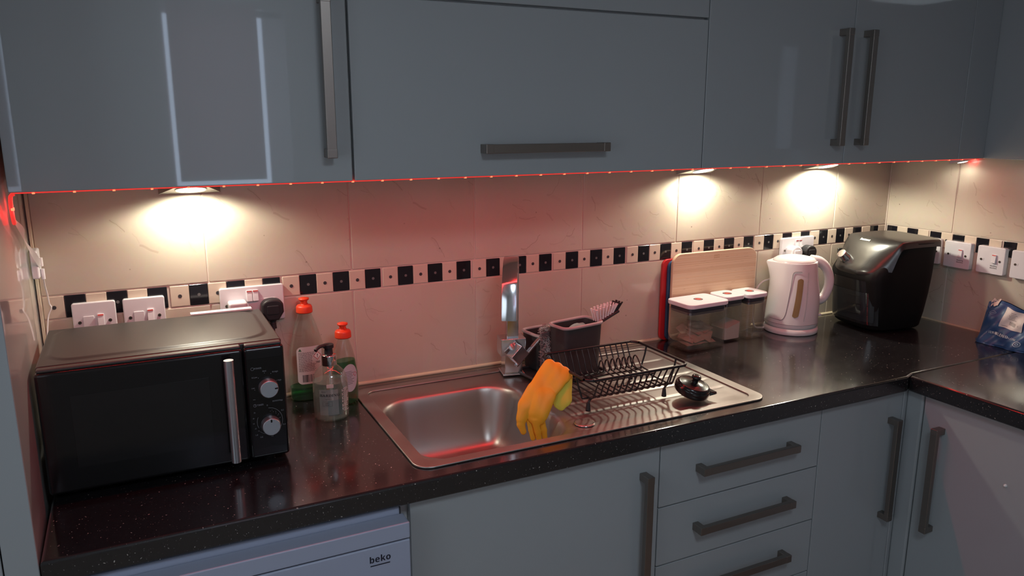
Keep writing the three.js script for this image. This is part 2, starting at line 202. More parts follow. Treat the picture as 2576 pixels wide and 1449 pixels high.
{
  const a = thing('wall_cabinet', 'wide grey gloss wall cabinet above the microwave with a long upright bar handle', 'cabinet', [0, 0, 0]);
  part('carcass', bx(0.3545, 0.9445, YC, UT, 0.001, ZB), M.carcass, a); handleOn(doorPart(a, 'door', 0.3545, 0.9425, YC - 0.001, UT, ZC), HV, 0.897, 1.679, ZC);
  const b = thing('wall_cabinet', 'grey lift-up wall cabinet above the sink with one level bar handle', 'cabinet', [0, 0, 0]);
  part('carcass', bx(0.9455, 1.829, YC, UT, 0.001, ZB), M.carcass, b); handleOn(doorPart(b, 'lift_door', 0.9475, 1.828, YC - 0.001, 1.8335, ZC), HH, 1.379, 1.5385, ZC); doorPart(b, 'top_flap', 0.9475, 1.828, 1.8385, UT, ZC);
  const c = thing('wall_cabinet', 'grey two-door wall cabinet above the kettle with paired upright handles', 'cabinet', [0, 0, 0]);
  part('carcass', bx(1.8305, 2.822, YC, UT, 0.001, ZB), M.carcass, c); handleOn(doorPart(c, 'door', 1.8305, 2.3242, YC - 0.001, UT, ZC), HV, 2.279, 1.6815, ZC); handleOn(doorPart(c, 'door', 2.3265, 2.8205, YC - 0.001, UT, ZC), HV, 2.371, 1.6815, ZC);
  const d = thing('corner_filler', 'narrow plain grey filler panel in the upper corner beside the two-door cabinet', 'panel', [0, 0, 0]);
  part('panel', bx(2.8228, 2.9455, YC - 0.001, UT, 0.001, ZC, 0.0016), M.door, d);
  const e = thing('wall_panel', 'plain grey boxed panel on the right wall above the switches', 'panel', [0, 0, 0]);
  part('panel', bx(2.9465, XR - 0.0005, YC - 0.001, UT, ZC - 0.03, 1.7, 0.0016), M.door, e);
}
{ // tall unit at the left, its glossy side towards the worktop
  const t = thing('tall_cabinet', 'tall glossy grey cabinet at the left edge beside the microwave', 'cabinet', [0.3332, 0, 0.001], 0.031);
  part('side_panel', bx(-0.046, 0, 0, 2.24, 0, 0.596, 0.0012), M.panel, t); part('front_edge', bx(-0.046, 0, 0, 2.24, 0.5955, 0.6, 0.0016), M.door, t); part('carcass', bx(-0.62, -0.047, 0.1, 2.24, 0, 0.575), M.carcass, t);
  doorPart(t, 'door', -0.64, -0.0485, 0.12, 1.3, 0.597); doorPart(t, 'door', -0.64, -0.0485, 1.303, 2.24, 0.597); part('plinth', bx(-0.64, -0.047, 0, 0.1, 0.02, 0.54), M.plinth, t);
}
{ // base units
  const s = thing('base_cabinet', 'pale grey sink cabinet under the bowl with an upright handle at its right edge', 'cabinet', [0, 0, 0]);
  part('carcass', [bx(0.965, 0.983, 0.12, 0.862, 0.03, ZD - 0.02), bx(1.573, 1.591, 0.12, 0.862, 0.03, ZD - 0.02), bx(0.983, 1.573, 0.12, 0.138, 0.03, ZD - 0.02)], M.carcass, s);
  handleOn(doorPart(s, 'door', 0.979, 1.5905, 0.13, 0.861, ZD), HV, 1.544, 0.648, ZD); part('plinth', bx(0.965, 1.591, 0, 0.115, 0.04, 0.52), M.plinth, s);
  const d = thing('drawer_unit', 'pale grey stack of drawers with long level bar handles right of the sink', 'drawers', [0, 0, 0]);
  part('carcass', bx(1.594, 2.111, 0.12, 0.7, 0.03, ZD - 0.02), M.carcass, d);
  for (let i = 0; i < 4; i++) { const y1 = 0.861 - i * 0.1553 - (i ? 0.0105 : 0); handleOn(doorPart(d, 'drawer', 1.5935, 2.1115, i === 3 ? 0.13 : 0.6975 - i * 0.1553, i ? 0.6945 - (i - 1) * 0.1553 : y1, ZD), HH, 1.8545, 0.779 - i * 0.155, ZD); }
  part('plinth', bx(1.593, 2.112, 0, 0.115, 0.04, 0.52), M.plinth, d);
  const c = thing('base_cabinet', 'narrow pale grey cabinet with upright handle between the drawers and inner corner', 'cabinet', [0, 0, 0]);
  part('carcass', bx(2.115, 2.428, 0.12, 0.862, 0.03, ZD - 0.02), M.carcass, c); handleOn(doorPart(c, 'door', 2.1145, 2.4285, 0.13, 0.861, ZD), HV, 2.383, 0.636, ZD); part('plinth', bx(2.114, 2.47, 0, 0.115, 0.04, 0.52), M.plinth, c);
  const p = thing('corner_post', 'slim rounded grey corner post between the two runs of base cabinets', 'panel', [0, 0, 0]);
  part('post', bx(2.4315, XD + 0.016, 0.12, 0.861, ZD - 0.018, ZD, 0.002), M.door, p); part('return_strip', bx(XD, XD + 0.018, 0.12, 0.861, ZD + 0.0005, 0.6265, 0.007, 4), M.door, p);
  const r = thing('base_cabinet', 'grey base cabinet along the right wall with an upright handle near the corner', 'cabinet', [XD, 0, 0.63], -Math.PI / 2);
  const rd = doorPart(r, 'door', 0.002, 0.6, 0.13, 0.861, 0); handleOn(rd, HV, 0.06, 0.636, 0);
  part('carcass', bx(0.002, 0.6, 0.12, 0.862, -0.56, -0.02), M.carcass, r); part('plinth', bx(0, 0.62, 0, 0.115, -0.55, -0.06), M.plinth, r); doorPart(r, 'door', 0.603, 1.2, 0.13, 0.861, 0);
  part('hook', lathe([[0.004, 0], [0.004, 0.003], [0.002, 0.006], [0, 0.006]], 14).rotateX(Math.PI / 2).translate(0.242, 0.701, 0), M.whiteMat, rd, 'small pale stick-on stud');
}
{ // worktops
  const sink = new THREE.Path(); { const q = rrect(1.022, 1.918, 0.068, 0.54, 0.02).getPoints(8); sink.setFromPoints(q.reverse()); }
  const w = thing('worktop', 'black speckled worktop under the microwave and around the sink, front edge rounded', 'worktop', [0, 0, 0]);
  const s = new THREE.Shape([V2(0.354, 0.002), V2(XR - 0.001, 0.002), V2(XR - 0.001, 0.587), V2(2.441, 0.587), V2(2.405, 0.6), V2(0.354, 0.6)]); s.holes.push(sink);
  part('top', plan(s, TOP - 0.045, TOP, 0.006, 5, 8), M.worktop, w);
  const r = thing('worktop', 'black speckled worktop along the right wall under the blue pouch', 'worktop', [0, 0, 0]);
  part('top', plan(new THREE.Shape([V2(2.4425, 0.5885), V2(XR - 0.001, 0.5885), V2(XR - 0.001, 1.9), V2(2.417, 1.9), V2(2.417, 0.598)]), TOP - 0.045, TOP, 0.006, 5), M.worktop, r);
  const t = thing('sealant_strip', 'yellowed sealant bead along the foot of the tiled back wall', 'sealant', [0, 0, 0]);
  part('bead', tube([[0.36, TOP + 0.002, 0.001], [1.0, TOP + 0.0025, 0.0012], [1.5, TOP + 0.002, 0.001], [2.2, TOP + 0.0015, 0.001], [3.0, TOP + 0.0015, 0.001]], 0.0055, 60, 8), M.sealant, t);
  const t2 = thing('sealant_strip', 'thin sealant line along the foot of the right tiled wall', 'sealant', [0, 0, 0]);
  part('bead', tube([[XR - 0.001, TOP + 0.0005, 0.01], [XR - 0.001, TOP + 0.0005, 0.8], [XR - 0.001, TOP + 0.0005, 1.5]], 0.004, 20, 8), M.sealant, t2);
}

// ------------------------------------------------------------------ lamps under the wall cabinets
function cabinetLamp(label, x, z, L) {
  const t = thing('cabinet_light', label, 'lamp', [x, YC - 0.0012, z], 0, 'wedge lamps under the wall cabinets');
  const pts = [[-0.066, 0, 0], [0.066, 0, 0], [-0.012, 0, 0.115], [0.012, 0, 0.115], [-0.066, -0.045, 0], [0.066, -0.045, 0], [-0.012, -0.013, 0.115], [0.012, -0.013, 0.115]].map((p) => V(...p));
  part('wedge_body', new ConvexGeometry(pts), M.lampBody, t);
  const tilt = Math.atan2(0.032, 0.115), place = (g, d) => g.rotateX(Math.PI / 2 - 0).rotateX(0).rotateX(-tilt).translate(0, -0.0328 - d * Math.cos(tilt), 0.045 + d * Math.sin(tilt));
  part('bezel', place(new THREE.TorusGeometry(0.032, 0.002, 8, 40), 0.0005), M.tin, t);
  part('lens', place(lathe([[0.0305, 0], [0.029, 0.0016], [0.02, 0.0028], [0, 0.0032]], 36).rotateX(Math.PI / 2), 0.0), M.lens, t);
  const beam = new THREE.SpotLight(WARM, L, 0, 1.44, 0.22, 2); beam.name = 'cabinet_light_beam'; beam.position.set(0, -0.041, 0.047); beam.target.position.set(0, -1, 0.1); beam.castShadow = true; beam.shadow.radius = 0.9; t.add(beam, beam.target);
  return t;
}
cabinetLamp('triangular lamp under the wall cabinet above the microwave', 0.661, 0.006, LAMP_I);
cabinetLamp('triangular lamp under the cabinet joint above the wooden board and canisters', 2.115, 0.006, LAMP_I);
cabinetLamp('triangular lamp under the two-door cabinet above the kettle', 2.645, 0.006, LAMP_I * 1.7);
cabinetLamp('triangular lamp under the corner filler beside the right wall', 2.986, 0.268, LAMP_I * 0.035).scale.set(0.5, 0.5, 0.5);
{
  const t = thing('light_strip', 'glowing red light strip running along the front underside of the wall cabinets', 'light strip', [0, 0, 0]);
  part('tape', [bx(0.358, 2.945, YC - 0.0042, YC - 0.0012, 0.362, 0.372, 0.001), tube([[2.944, YC - 0.003, 0.367], [2.975, YC - 0.0032, 0.35], [3.0, YC - 0.004, 0.325], [3.009, YC - 0.008, 0.305]], 0.0025, 16, 6), tube([[0.36, YC - 0.005, 0.367], [0.3555, 1.472, 0.364], [0.353, 1.455, 0.355], [0.351, 1.435, 0.335], [0.35, 1.42, 0.318]], 0.0035, 24, 6)], M.strip, t);
  const led = bx(-0.0022, 0.0022, -0.0015, 0.0012, -0.0025, 0.0034, 0.0006);
  for (let i = 0; i < 42; i++) part('led', led, M.led, t).position.set(0.39 + i * 0.0618, YC - 0.0038, 0.3695);
  part('led', bx(-0.0025, 0.0025, -0.0028, 0.0028, -0.003, 0.0035, 0.001), M.led, t).position.set(0.3545, 1.449, 0.352);
  area(t, [3.0135, 1.467, 0.303], [0, -Math.PI / 2, 0], 0.012, 0.012, RED, STRIP_L * 0.5, 'light_strip_tip_glow');
  for (const [a, b, k] of [[0.363, 0.9, 0.85], [0.9, 1.75, 1.2], [1.75, 2.35, 0.75], [2.35, 2.943, 0.45]]) area(t, [(a + b) / 2, YC - 0.0085, 0.367], [-Math.PI / 2, 0, 0], b - a, 0.007, RED, STRIP_L * k, 'light_strip_glow');
  area(t, [0.3575, 1.446, 0.345], [0, Math.PI / 2, 0], 0.02, 0.03, RED, STRIP_L * 0.3, 'light_strip_end_glow');
  // ribbon tail and its controller on the glossy side panel
  part('ribbon', grid(24, 1, (u, v) => { const p = curve([[0.351, 1.422, 0.318], [0.348, 1.395, 0.24], [0.3475, 1.368, 0.18], [0.3475, 1.336, 0.12], [0.3525, 1.297, 0.055]]).getPoint(u); return [p.x + 0.0075 * v * Math.sin(u * 5 + 0.5) ** 2, p.y + (v - 0.5) * 0.011, p.z + (v - 0.5) * 0.006]; }), M.cable, t);
  const k = thing('strip_controller', 'small white control box for the red strip stuck on the glossy side panel', 'controller', [0.3375, 1.302, 0.012]);
  part('case', bx(0.0, 0.014, -0.03, 0.03, 0, 0.052, 0.004, 3), M.white, k); part('socket', rod([0.018, -0.012, 0.03], [0.018, -0.034, 0.03], 0.004, 12), M.white, k); part('socket', rod([0.0175, 0.012, 0.03], [0.0175, -0.006, 0.03], 0.0035, 12), M.cable, k);
  part('lead', tube([[0.018, -0.034, 0.03], [0.017, -0.055, 0.012], [0.018, -0.072, 0.002], [0.019, -0.095, -0.003], [0.022, -0.105, -0.002], [0.014, -0.125, 0.0], [0.008, -0.17, 0.015]], 0.0016, 50, 6), M.cable, k);
}

// ------------------------------------------------------------------ sink
const SK = { x0: 1.003, x1: 1.937, z0: 0.046, z1: 0.56 }, BW = { x0: 1.042, x1: 1.388, z0: 0.15, z1: 0.517, r: 0.075 };
{
  const s = thing('sink', 'stainless steel inset sink with one bowl and a long drainer', 'sink', [0, TOP, 0]);
  const inner = new THREE.Path(); inner.setFromPoints(rrect(SK.x0 + 0.03, SK.x1 - 0.03, SK.z0 + 0.026, SK.z1 - 0.026, 0.026).getPoints(10).reverse());
  const rim = rrect(SK.x0, SK.x1, SK.z0, SK.z1, 0.038); rim.holes.push(inner);
  part('rim', plan(rim, 0.0002, 0.0048, 0.002, 4, 12), M.steel, s);
  const sd = (x, z) => { const cx = (BW.x0 + BW.x1) / 2, cz = (BW.z0 + BW.z1) / 2, qx = Math.abs(x - cx) - (BW.x1 - BW.x0) / 2 + BW.r, qz = Math.abs(z - cz) - (BW.z1 - BW.z0) / 2 + BW.r; return -(Math.hypot(Math.max(qx, 0), Math.max(qz, 0)) + Math.min(Math.max(qx, qz), 0) - BW.r); };   // > 0 inside the bowl
  const soft = (d) => 0.5 * (d + Math.sqrt(d * d + 0.000036));
  const H = (x, z) => {
    const d = sd(x, z), k = Math.min(1, soft(d) / 0.075);
    let y = 0.0008 - 0.155 * (1 - (1 - k) ** 3.2);
    if (x > BW.x1 + 0.03) { const e = smooth(BW.x1 + 0.03, BW.x1 + 0.07, x) * smooth(SK.x1 - 0.03, SK.x1 - 0.06, x); for (const zz of [0.175, 0.24, 0.305, 0.37, 0.435]) y -= e * 0.0022 * Math.exp(-(((z - zz) / 0.006) ** 2)); y -= 0.001 * e; }
    // shallow pressed step around bowl and drainer
    return y;
  };
  const nx = 300, nz = 160, X0 = SK.x0 + 0.02, X1 = SK.x1 - 0.02, Z0 = SK.z0 + 0.018, Z1 = SK.z1 - 0.018, p = [], uv = [], bowl = [], flat = [];
  for (let j = 0; j <= nz; j++) for (let i = 0; i <= nx; i++) { const x = i < 190 ? X0 + (1.41 - X0) * i / 190 : 1.41 + (X1 - 1.41) * (i - 190) / 110, z = Z0 + (Z1 - Z0) * j / nz; p.push(x, H(x, z), z); uv.push(x, z); }
  for (let j = 0; j < nz; j++) for (let i = 0; i < nx; i++) { const a = j * (nx + 1) + i, b = a + 1, c = a + nx + 1, d = c + 1; (sd((p[a * 3] + p[d * 3]) / 2, (p[a * 3 + 2] + p[d * 3 + 2]) / 2) > -0.004 ? bowl : flat).push(a, c, b, b, c, d); }
  const g = new THREE.BufferGeometry(); g.setAttribute('position', new THREE.Float32BufferAttribute(p, 3)); g.setAttribute('uv', new THREE.Float32BufferAttribute(uv, 2)); g.setIndex(bowl.concat(flat)); g.computeVertexNormals();
  const sub = (ix) => { const h = g.clone(); h.setIndex(ix); return mergeVertices(h.toNonIndexed()); };
  part('bowl', sub(bowl), M.steel, s); part('drainer', sub(flat), M.steel, s);
  part('waste', [lathe([[0.0, -0.151], [0.03, -0.151], [0.036, -0.152], [0.039, -0.1535], [0.04, -0.156]], 32).translate(1.215, 0, 0.33)], M.chrome, s);
  part('tap_hole_cap', [lathe([[0, 0.004], [0.021, 0.004], [0.0238, 0.0032], [0.0248, 0.001]], 36).translate(1.434, 0, 0.492)], M.steel, s); part('cap_ring', new THREE.TorusGeometry(0.0242, 0.0011, 8, 40).rotateX(Math.PI / 2).translate(1.434, 0.002, 0.492), M.chrome, s);
  const sc = thing('food_scraps', 'pale crumbs left in the near left corner of the sink bowl', 'crumbs', [1.076, TOP - 0.118, 0.476]); sc.userData.kind = 'stuff';
  part('crumbs', Array.from({ length: 9 }, () => new THREE.IcosahedronGeometry(rr(0.003, 0.006), 0).translate(rr(-0.012, 0.012), rr(0.002, 0.008), rr(-0.008, 0.012))), M.sugar, sc);
}
{ // mixer tap
  const t = thing('mixer_tap', 'square chrome mixer tap with bent flat spout at the back of the sink', 'tap', [1.44, TOP + 0.0045, 0.096], -0.22);
  part('base_plate', bx(-0.031, 0.031, 0, 0.006, -0.031, 0.031, 0.002), M.tap, t);
  part('body', [bx(-0.0245, 0.0245, 0.005, 0.07, -0.0245, 0.0245, 0.0015), bx(-0.036, 0.034, 0.055, 0.103, -0.0265, 0.0265, 0.002)], M.tap, t);
  part('column', bx(-0.0165, 0.0165, 0.1, 0.305, -0.0125, 0.0125, 0.002), M.tap, t);
  // spout profile in (out, y), extruded across, turned towards the room
  const o = new THREE.Shape(); o.moveTo(-0.012, 0.225); o.lineTo(-0.012, 0.3); o.quadraticCurveTo(-0.012, 0.325, 0.013, 0.328); o.quadraticCurveTo(0.075, 0.325, 0.112, 0.272); o.lineTo(0.125, 0.215); o.lineTo(0.128, 0.18); o.lineTo(0.094, 0.176); o.lineTo(0.094, 0.215); o.quadraticCurveTo(0.085, 0.28, 0.03, 0.3); o.quadraticCurveTo(0.014, 0.3, 0.014, 0.28); o.lineTo(0.014, 0.225); o.closePath();
  const sg = slab(o, -0.0195, 0.0195, 0.0015, 2, 14).rotateY(-Math.PI / 2).rotateY(-0.29); part('spout', toCreasedNormals(sg, 0.7), M.tap, t);
  const along = (g) => g.rotateZ(0.765).translate(-0.008, 0.0375, 0.05).rotateY(0.22);      // lever, its block and the cartridge between
  part('lever', along(bx(-0.006, 0.116, -0.0028, 0.0028, -0.007, 0.007, 0.0015)), M.tap, t);
  part('lever_block', along(bx(0, 0.043, 0.003, 0.037, -0.0165, 0.0165, 0.002)), M.tap, t); part('cartridge', [rod([0, 0.078, 0.02], [0.004, 0.07, 0.045], 0.0155, 24)], M.tin, t);
}

// ------------------------------------------------------------------ dish rack and what is with it
{
  const t = thing('dish_rack', 'black wire dish rack with plate loops on the drainer', 'rack', [1.447, TOP + 0.004, 0.25]);
  const W = 0.296, D = 0.232, HT = 0.092, HB = 0.034, w = 0.0021;
  const cr = 0.026, rimPts = []; for (const [cx, cz, a0] of [[W - cr, cr, -90], [W - cr, D - cr, 0], [cr, D - cr, 90], [cr, cr, 180]]) for (let k = 0; k <= 6; k++) { const a = (a0 + 15 * k) * Math.PI / 180; rimPts.push([cx + cr * Math.cos(a), HT, cz + cr * Math.sin(a)]); }
  part('rim', tube(rimPts, 0.0036, 160, 8, true, 0.3), M.wire, t);
  const bend = (pts, r = w) => { const cp = new THREE.CurvePath(); for (let i = 0; i < pts.length - 1; i++) cp.add(new THREE.LineCurve3(V(...pts[i]), V(...pts[i + 1]))); return new THREE.TubeGeometry(cp, (pts.length - 1) * 6, r, 6); };
  for (let i = 0; i < 14; i++) {
    const x = 0.034 + i * 0.0178, loop = i >= 6 && i < 13;
    const path = loop ? [[x, HT, 0.001], [x, HB + 0.03, 0.0165], [x, HB + 0.009, 0.0255], [x, HB + 0.002, 0.031], [x + 0.001, HB, 0.042], [x + 0.003, HB + 0.006, 0.05], [x + 0.004, HB + 0.034, 0.056], [x + 0.005, HB + 0.041, 0.063], [x + 0.006, HB + 0.034, 0.072], [x + 0.006, HB + 0.018, 0.09], [x + 0.006, HB + 0.014, 0.128], [x + 0.006, HB + 0.01, 0.136], [x + 0.004, HB - 0.006, 0.142], [x + 0.001, HB, 0.156], [x, HB, 0.19], [x, HB + 0.002, 0.201], [x, HB + 0.009, 0.2065], [x, HB + 0.03, 0.2155], [x, HT, D - 0.001]] : [[x, HT, 0.001], [x, HB + 0.03, 0.0165], [x, HB + 0.009, 0.0255], [x, HB + 0.002, 0.031], [x, HB, 0.04], [x, HB, 0.12], [x, HB, 0.19], [x, HB + 0.002, 0.201], [x, HB + 0.009, 0.2065], [x, HB + 0.03, 0.2155], [x, HT, D - 0.001]];
    part('cross_wire', tube(path, w, loop ? 70 : 34, 6, false, 0.35), M.wire, t);
  }
  for (const z of [0.052, 0.178]) part('long_wire', tube([[0.001, HT, z], [0.006, HT - 0.025, z], [0.016, HB + 0.004, z], [0.024, HB - 0.004, z], [0.15, HB - 0.0042, z], [W - 0.024, HB - 0.004, z], [W - 0.016, HB + 0.004, z], [W - 0.006, HT - 0.025, z], [W - 0.001, HT, z]], w * 1.15, 60, 6, false, 0.3), M.wire, t);
  part('long_wire', tube([[0.12, HB + 0.012, 0.137], [0.2, HB + 0.013, 0.137], [0.262, HB + 0.012, 0.137]], w, 10, 6), M.wire, t);
  for (const [x, z, s] of [[0.031, 0.185, 1], [W - 0.04, 0.185, 1], [0.031, 0.04, -1], [W - 0.04, 0.04, -1]]) {
    const f = part('foot', tube([[x + 0.03, HB - 0.004, z - 0.006 * s], [x + 0.012, HB - 0.005, z - 0.003 * s], [x + 0.003, HB - 0.01, z], [x, HB - 0.018, z + 0.001 * s], [x, 0.012, z + 0.001 * s]], 0.003, 24, 8), M.wire, t); part('foot_cap', lathe([[0, 0], [0.0062, 0], [0.006, 0.004], [0.0042, 0.02], [0.003, 0.021], [0, 0.021]], 14).translate(x, 0, z + 0.001 * s), M.rubber, f);
  }
}
function tub(name, label, p, ry, w, d, h, taper) {           // open plastic tub with a thick rolled rim
  const t = thing(name, label, 'caddy', p, ry), n = 48, R = (k, y, o = 0) => ring(0, 0, w / 2 * k - o, d / 2 * k - o, y, 6, n);
  part('tub', loft([R(taper, 0), R(taper + (1 - taper) * 0.5, h / 2), R(1, h), R(1, h, 0.003), R(taper + (1 - taper) * 0.5, h / 2, 0.003), R(taper, 0.003, 0.003)]), M.caddy, t);
  const rp = ring(0, 0, w / 2, d / 2, h, 6, 40); part('rim', tube(rp, 0.0046, 120, 8, true, 0.5), M.caddyRim, t); return t;
}
{
  const tr = thing('drip_tray', 'dark plastic drip tray under the sink caddies behind the tap', 'tray', [1.56, TOP + 0.005, 0.15], 0.14);
  part('tray', [slab(rrect(-0.106, 0.106, -0.085, 0.07, 0.014), 0, 0.003, 0.001), tube(ring(0, -0.0075, 0.105, 0.0765, 0, 9, 40).map(([a, , b]) => [a, b, 0.005]), 0.004, 120, 8, true)].map((g) => g.rotateX(-Math.PI / 2)), M.tray, tr);
  tub('sink_caddy', 'tall dark grey caddy holding the dish brush on the drainer', [1.5905, TOP + 0.0095, 0.186], 0.17, 0.136, 0.078, 0.14, 0.9);
  tub('sink_caddy', 'lower grey caddy beside the tap with the wire scourer hung over it', [1.541, TOP + 0.0095, 0.097], 0.12, 0.1, 0.088, 0.102, 0.9);
  const cl = thing('cloth', 'pale teal cloth scrunched inside the tall grey caddy', 'cloth', [1.6, TOP + 0.131, 0.184], 0.2);
  part('folds', grid(20, 12, (u, v) => { const a = u * Math.PI * 2, r = 0.03 * v; return [Math.cos(a) * r * 1.3, 0.016 * (1 - v * v) + 0.004 * Math.sin(a * 3 + v * 5) * v, Math.sin(a) * r * 0.7]; }), M.teal, cl);
  // wire scourer: a springy pad of metal loops
  const sc = thing('wire_scourer', 'springy metal wire scourer draped over the lower caddy rim', 'scourer', [1.527, TOP + 0.05, 0.151], 0.12); sc.userData.kind = 'thing';
  const coils = [];
  for (let k = 0; k < 90; k++) { const pts = []; const u0 = rr(-1, 1), v0 = rr(-1, 1); let a = rr(0, 6); for (let i = 0; i < 15; i++) { a += 1.5 + rr(-0.4, 0.4); const s = v0 + i * 0.1 - 0.5; const u = u0 * 0.03 + Math.cos(a) * 0.006, y = Math.max(-1, Math.min(1, s)) * 0.058 + 0.026, out = y > 0.062 ? -0.006 : 0; pts.push([u, y + Math.sin(a) * 0.005, Math.sin(a * 1.3) * 0.0065 + out + 0.004]); } coils.push(tube(pts, 0.00052, 60, 3)); }
  for (let k = 0; k < 26; k++) { const pts = []; let a = rr(0, 6); const u0 = rr(0, 0.055); for (let i = 0; i < 11; i++) { a += 1.4; pts.push([u0 + Math.cos(a) * 0.006 + i * 0.0012, 0.078 + Math.sin(a) * 0.006 + u0 * 0.12, -0.03 + Math.sin(a * 1.3) * 0.012]); } coils.push(tube(pts, 0.0006, 44, 3)); }
  part('wire_loops', coils, M.mesh, sc); part('pad', bx(-0.031, 0.031, -0.028, 0.076, -0.001, 0.006, 0.003), std([0.16, 0.14, 0.14], 0.6, { metalness: 0.5 }), sc);
  // dish brush
  const br = thing('dish_brush', 'grey dish brush with white and black bristles standing in the tall caddy', 'brush', [1.647, 1.047, 0.187], 0.1);
  part('handle', [tube([[-0.03, -0.1, 0], [-0.008, -0.02, 0], [0.008, 0.003, 0], [0.03, 0.0125, 0], [0.078, 0.028, 0]], 0.0045, 30, 8), bx(-0.038, 0.038, -0.004, 0.004, -0.014, 0.014, 0.003).rotateZ(0.36).translate(0.044, 0.019, 0)], M.caddy, br);
  for (let i = 0; i < 9; i++) { const gs = []; for (let z = -1; z <= 1; z++) for (let k = 0; k < 5; k++) { const x = 0.008 + i * 0.0083, y = 0.01 + i * 0.0031, a = 1.83 - i * 0.105 + rr(-0.07, 0.07), l = 0.036 - i * 0.0012; gs.push(rod([x + rr(-0.002, 0.002), y, z * 0.009], [x + Math.cos(a) * l, y + Math.sin(a) * l, z * 0.013 + rr(-0.003, 0.003)], 0.0018, 5)); } part('bristle_tuft', gs, i > 6 ? M.rubber : M.bristle, br); }
}
// ------------------------------------------------------------------ rubber gloves draped over the rack end
function blob(capsules, size, res, flat, depth, k) {
  const mc = new MarchingCubes(res, new THREE.MeshBasicMaterial(), false, false, 120000), N = res, f = mc.field;
  const [cx, cy] = size.c, R = size.r; mc.isolation = 0;
  for (let z = 0; z < N; z++) for (let y = 0; y < N; y++) for (let x = 0; x < N; x++) {
    const X = cx + (x - N / 2) / (N / 2) * R, Y = cy + (y - N / 2) / (N / 2) * R, Z = (z - N / 2) / (N / 2) * R * flat; let d = 1e9;
    for (const [a, b, ra, rb, za = 0, zb = za] of capsules) { const dx = b[0] - a[0], dy = b[1] - a[1], px = X - a[0], py = Y - a[1], t = Math.max(0, Math.min(1, (px * dx + py * dy) / (dx * dx + dy * dy + 1e-9))), r = ra + (rb - ra) * t, e = Math.hypot(px - dx * t, py - dy * t, (Z - za - (zb - za) * t) / flat * 1) - r; const h = Math.max(k - Math.abs(d - e), 0) / k; d = Math.min(d, e) - h * h * k * 0.25; }
    f[x + y * N + z * N * N] = -d;
  }
  mc.update(); const n = mc.count, P = new Float32Array(mc.positionArray.slice(0, n * 3)), g = new THREE.BufferGeometry();
  const o = V(1.35, 0.93, 0.40), r = V(0.897, 0, 0.4415), nn = V(-0.4415, 0, 0.897);
  for (let i = 0; i < n; i++) { const X = cx + P[i * 3] * R, Y = cy + P[i * 3 + 1] * R, Z = P[i * 3 + 2] * R * flat + depth(X, Y), q = o.clone().addScaledVector(r, X).addScaledVector(nn, Z); q.y += Y; P.set([q.x, q.y, q.z], i * 3); }
  g.setAttribute('position', new THREE.BufferAttribute(P, 3)); const m = mergeVertices(g, 1e-5); m.computeVertexNormals(); return m;
}
{
  const g = thing('rubber_glove', 'orange rubber glove draped over the rack end with fingers hanging into the bowl', 'glove', [0, 0, 0]);
  const dep = (X, Y) => -0.6625 * 0.5 * (Y + Math.sqrt(Y * Y + 0.0009)) + 0.009 + 0.003 * Math.sin(X * 90 + Y * 40);
  part('hand', blob([
    [[0.04, 0.084], [0.075, 0.068], 0.0145, 0.0145], [[0.038, 0.088], [0.006, 0.04], 0.0155, 0.02], [[0.056, 0.08], [0.022, 0.034], 0.0165, 0.02], [[0.073, 0.071], [0.036, 0.034], 0.0155, 0.017],
    [[0.0, 0.036], [-0.022, 0.006], 0.0185, 0.0165, -0.002, 0.004], [[-0.022, 0.006], [-0.029, -0.022], 0.0165, 0.0135, 0.004], [[0.032, 0.028], [0.016, -0.012], 0.02, 0.0175, 0.004], [[0.016, 0.03], [0.002, -0.008], 0.018, 0.0165, 0.005], [[0.002, -0.004], [0.0, -0.022], 0.0165, 0.0145, 0.004], [[0.014, -0.008], [0.012, -0.024], 0.0175, 0.0145, 0.004],
    [[-0.029, -0.018], [-0.0315, -0.036], 0.0125, 0.0095, 0.004], [[-0.0315, -0.036], [-0.0255, -0.054], 0.0095, 0.0072, 0.005],
    [[-0.011, -0.024], [-0.0055, -0.052], 0.0092, 0.0078, -0.002], [[-0.0055, -0.052], [-0.002, -0.073], 0.0078, 0.0066, -0.001],
    [[0.002, -0.026], [0.0085, -0.056], 0.0092, 0.0078, 0.008, 0.006], [[0.0085, -0.056], [0.0125, -0.0765], 0.0078, 0.0066, 0.006, 0.004],
    [[0.016, -0.024], [0.0225, -0.052], 0.0092, 0.0078, 0.0, 0.0], [[0.0225, -0.052], [0.0255, -0.071], 0.0078, 0.0066, 0.0, 0.0]], { c: [0.015, 0.005], r: 0.112 }, 104, 0.5, dep, 0.0035), M.glove, g);
  part('cuff_lining', blob([[[0.083, 0.062], [0.077, 0.016], 0.011, 0.013], [[0.064, 0.05], [0.058, 0.006], 0.013, 0.012], [[0.077, 0.016], [0.065, -0.002], 0.012, 0.009]], { c: [0.07, 0.03], r: 0.07 }, 56, 0.45, (X, Y) => dep(X, Y) - 0.012, 0.006), M.lining, g, 'yellow inside of the turned cuff');
}
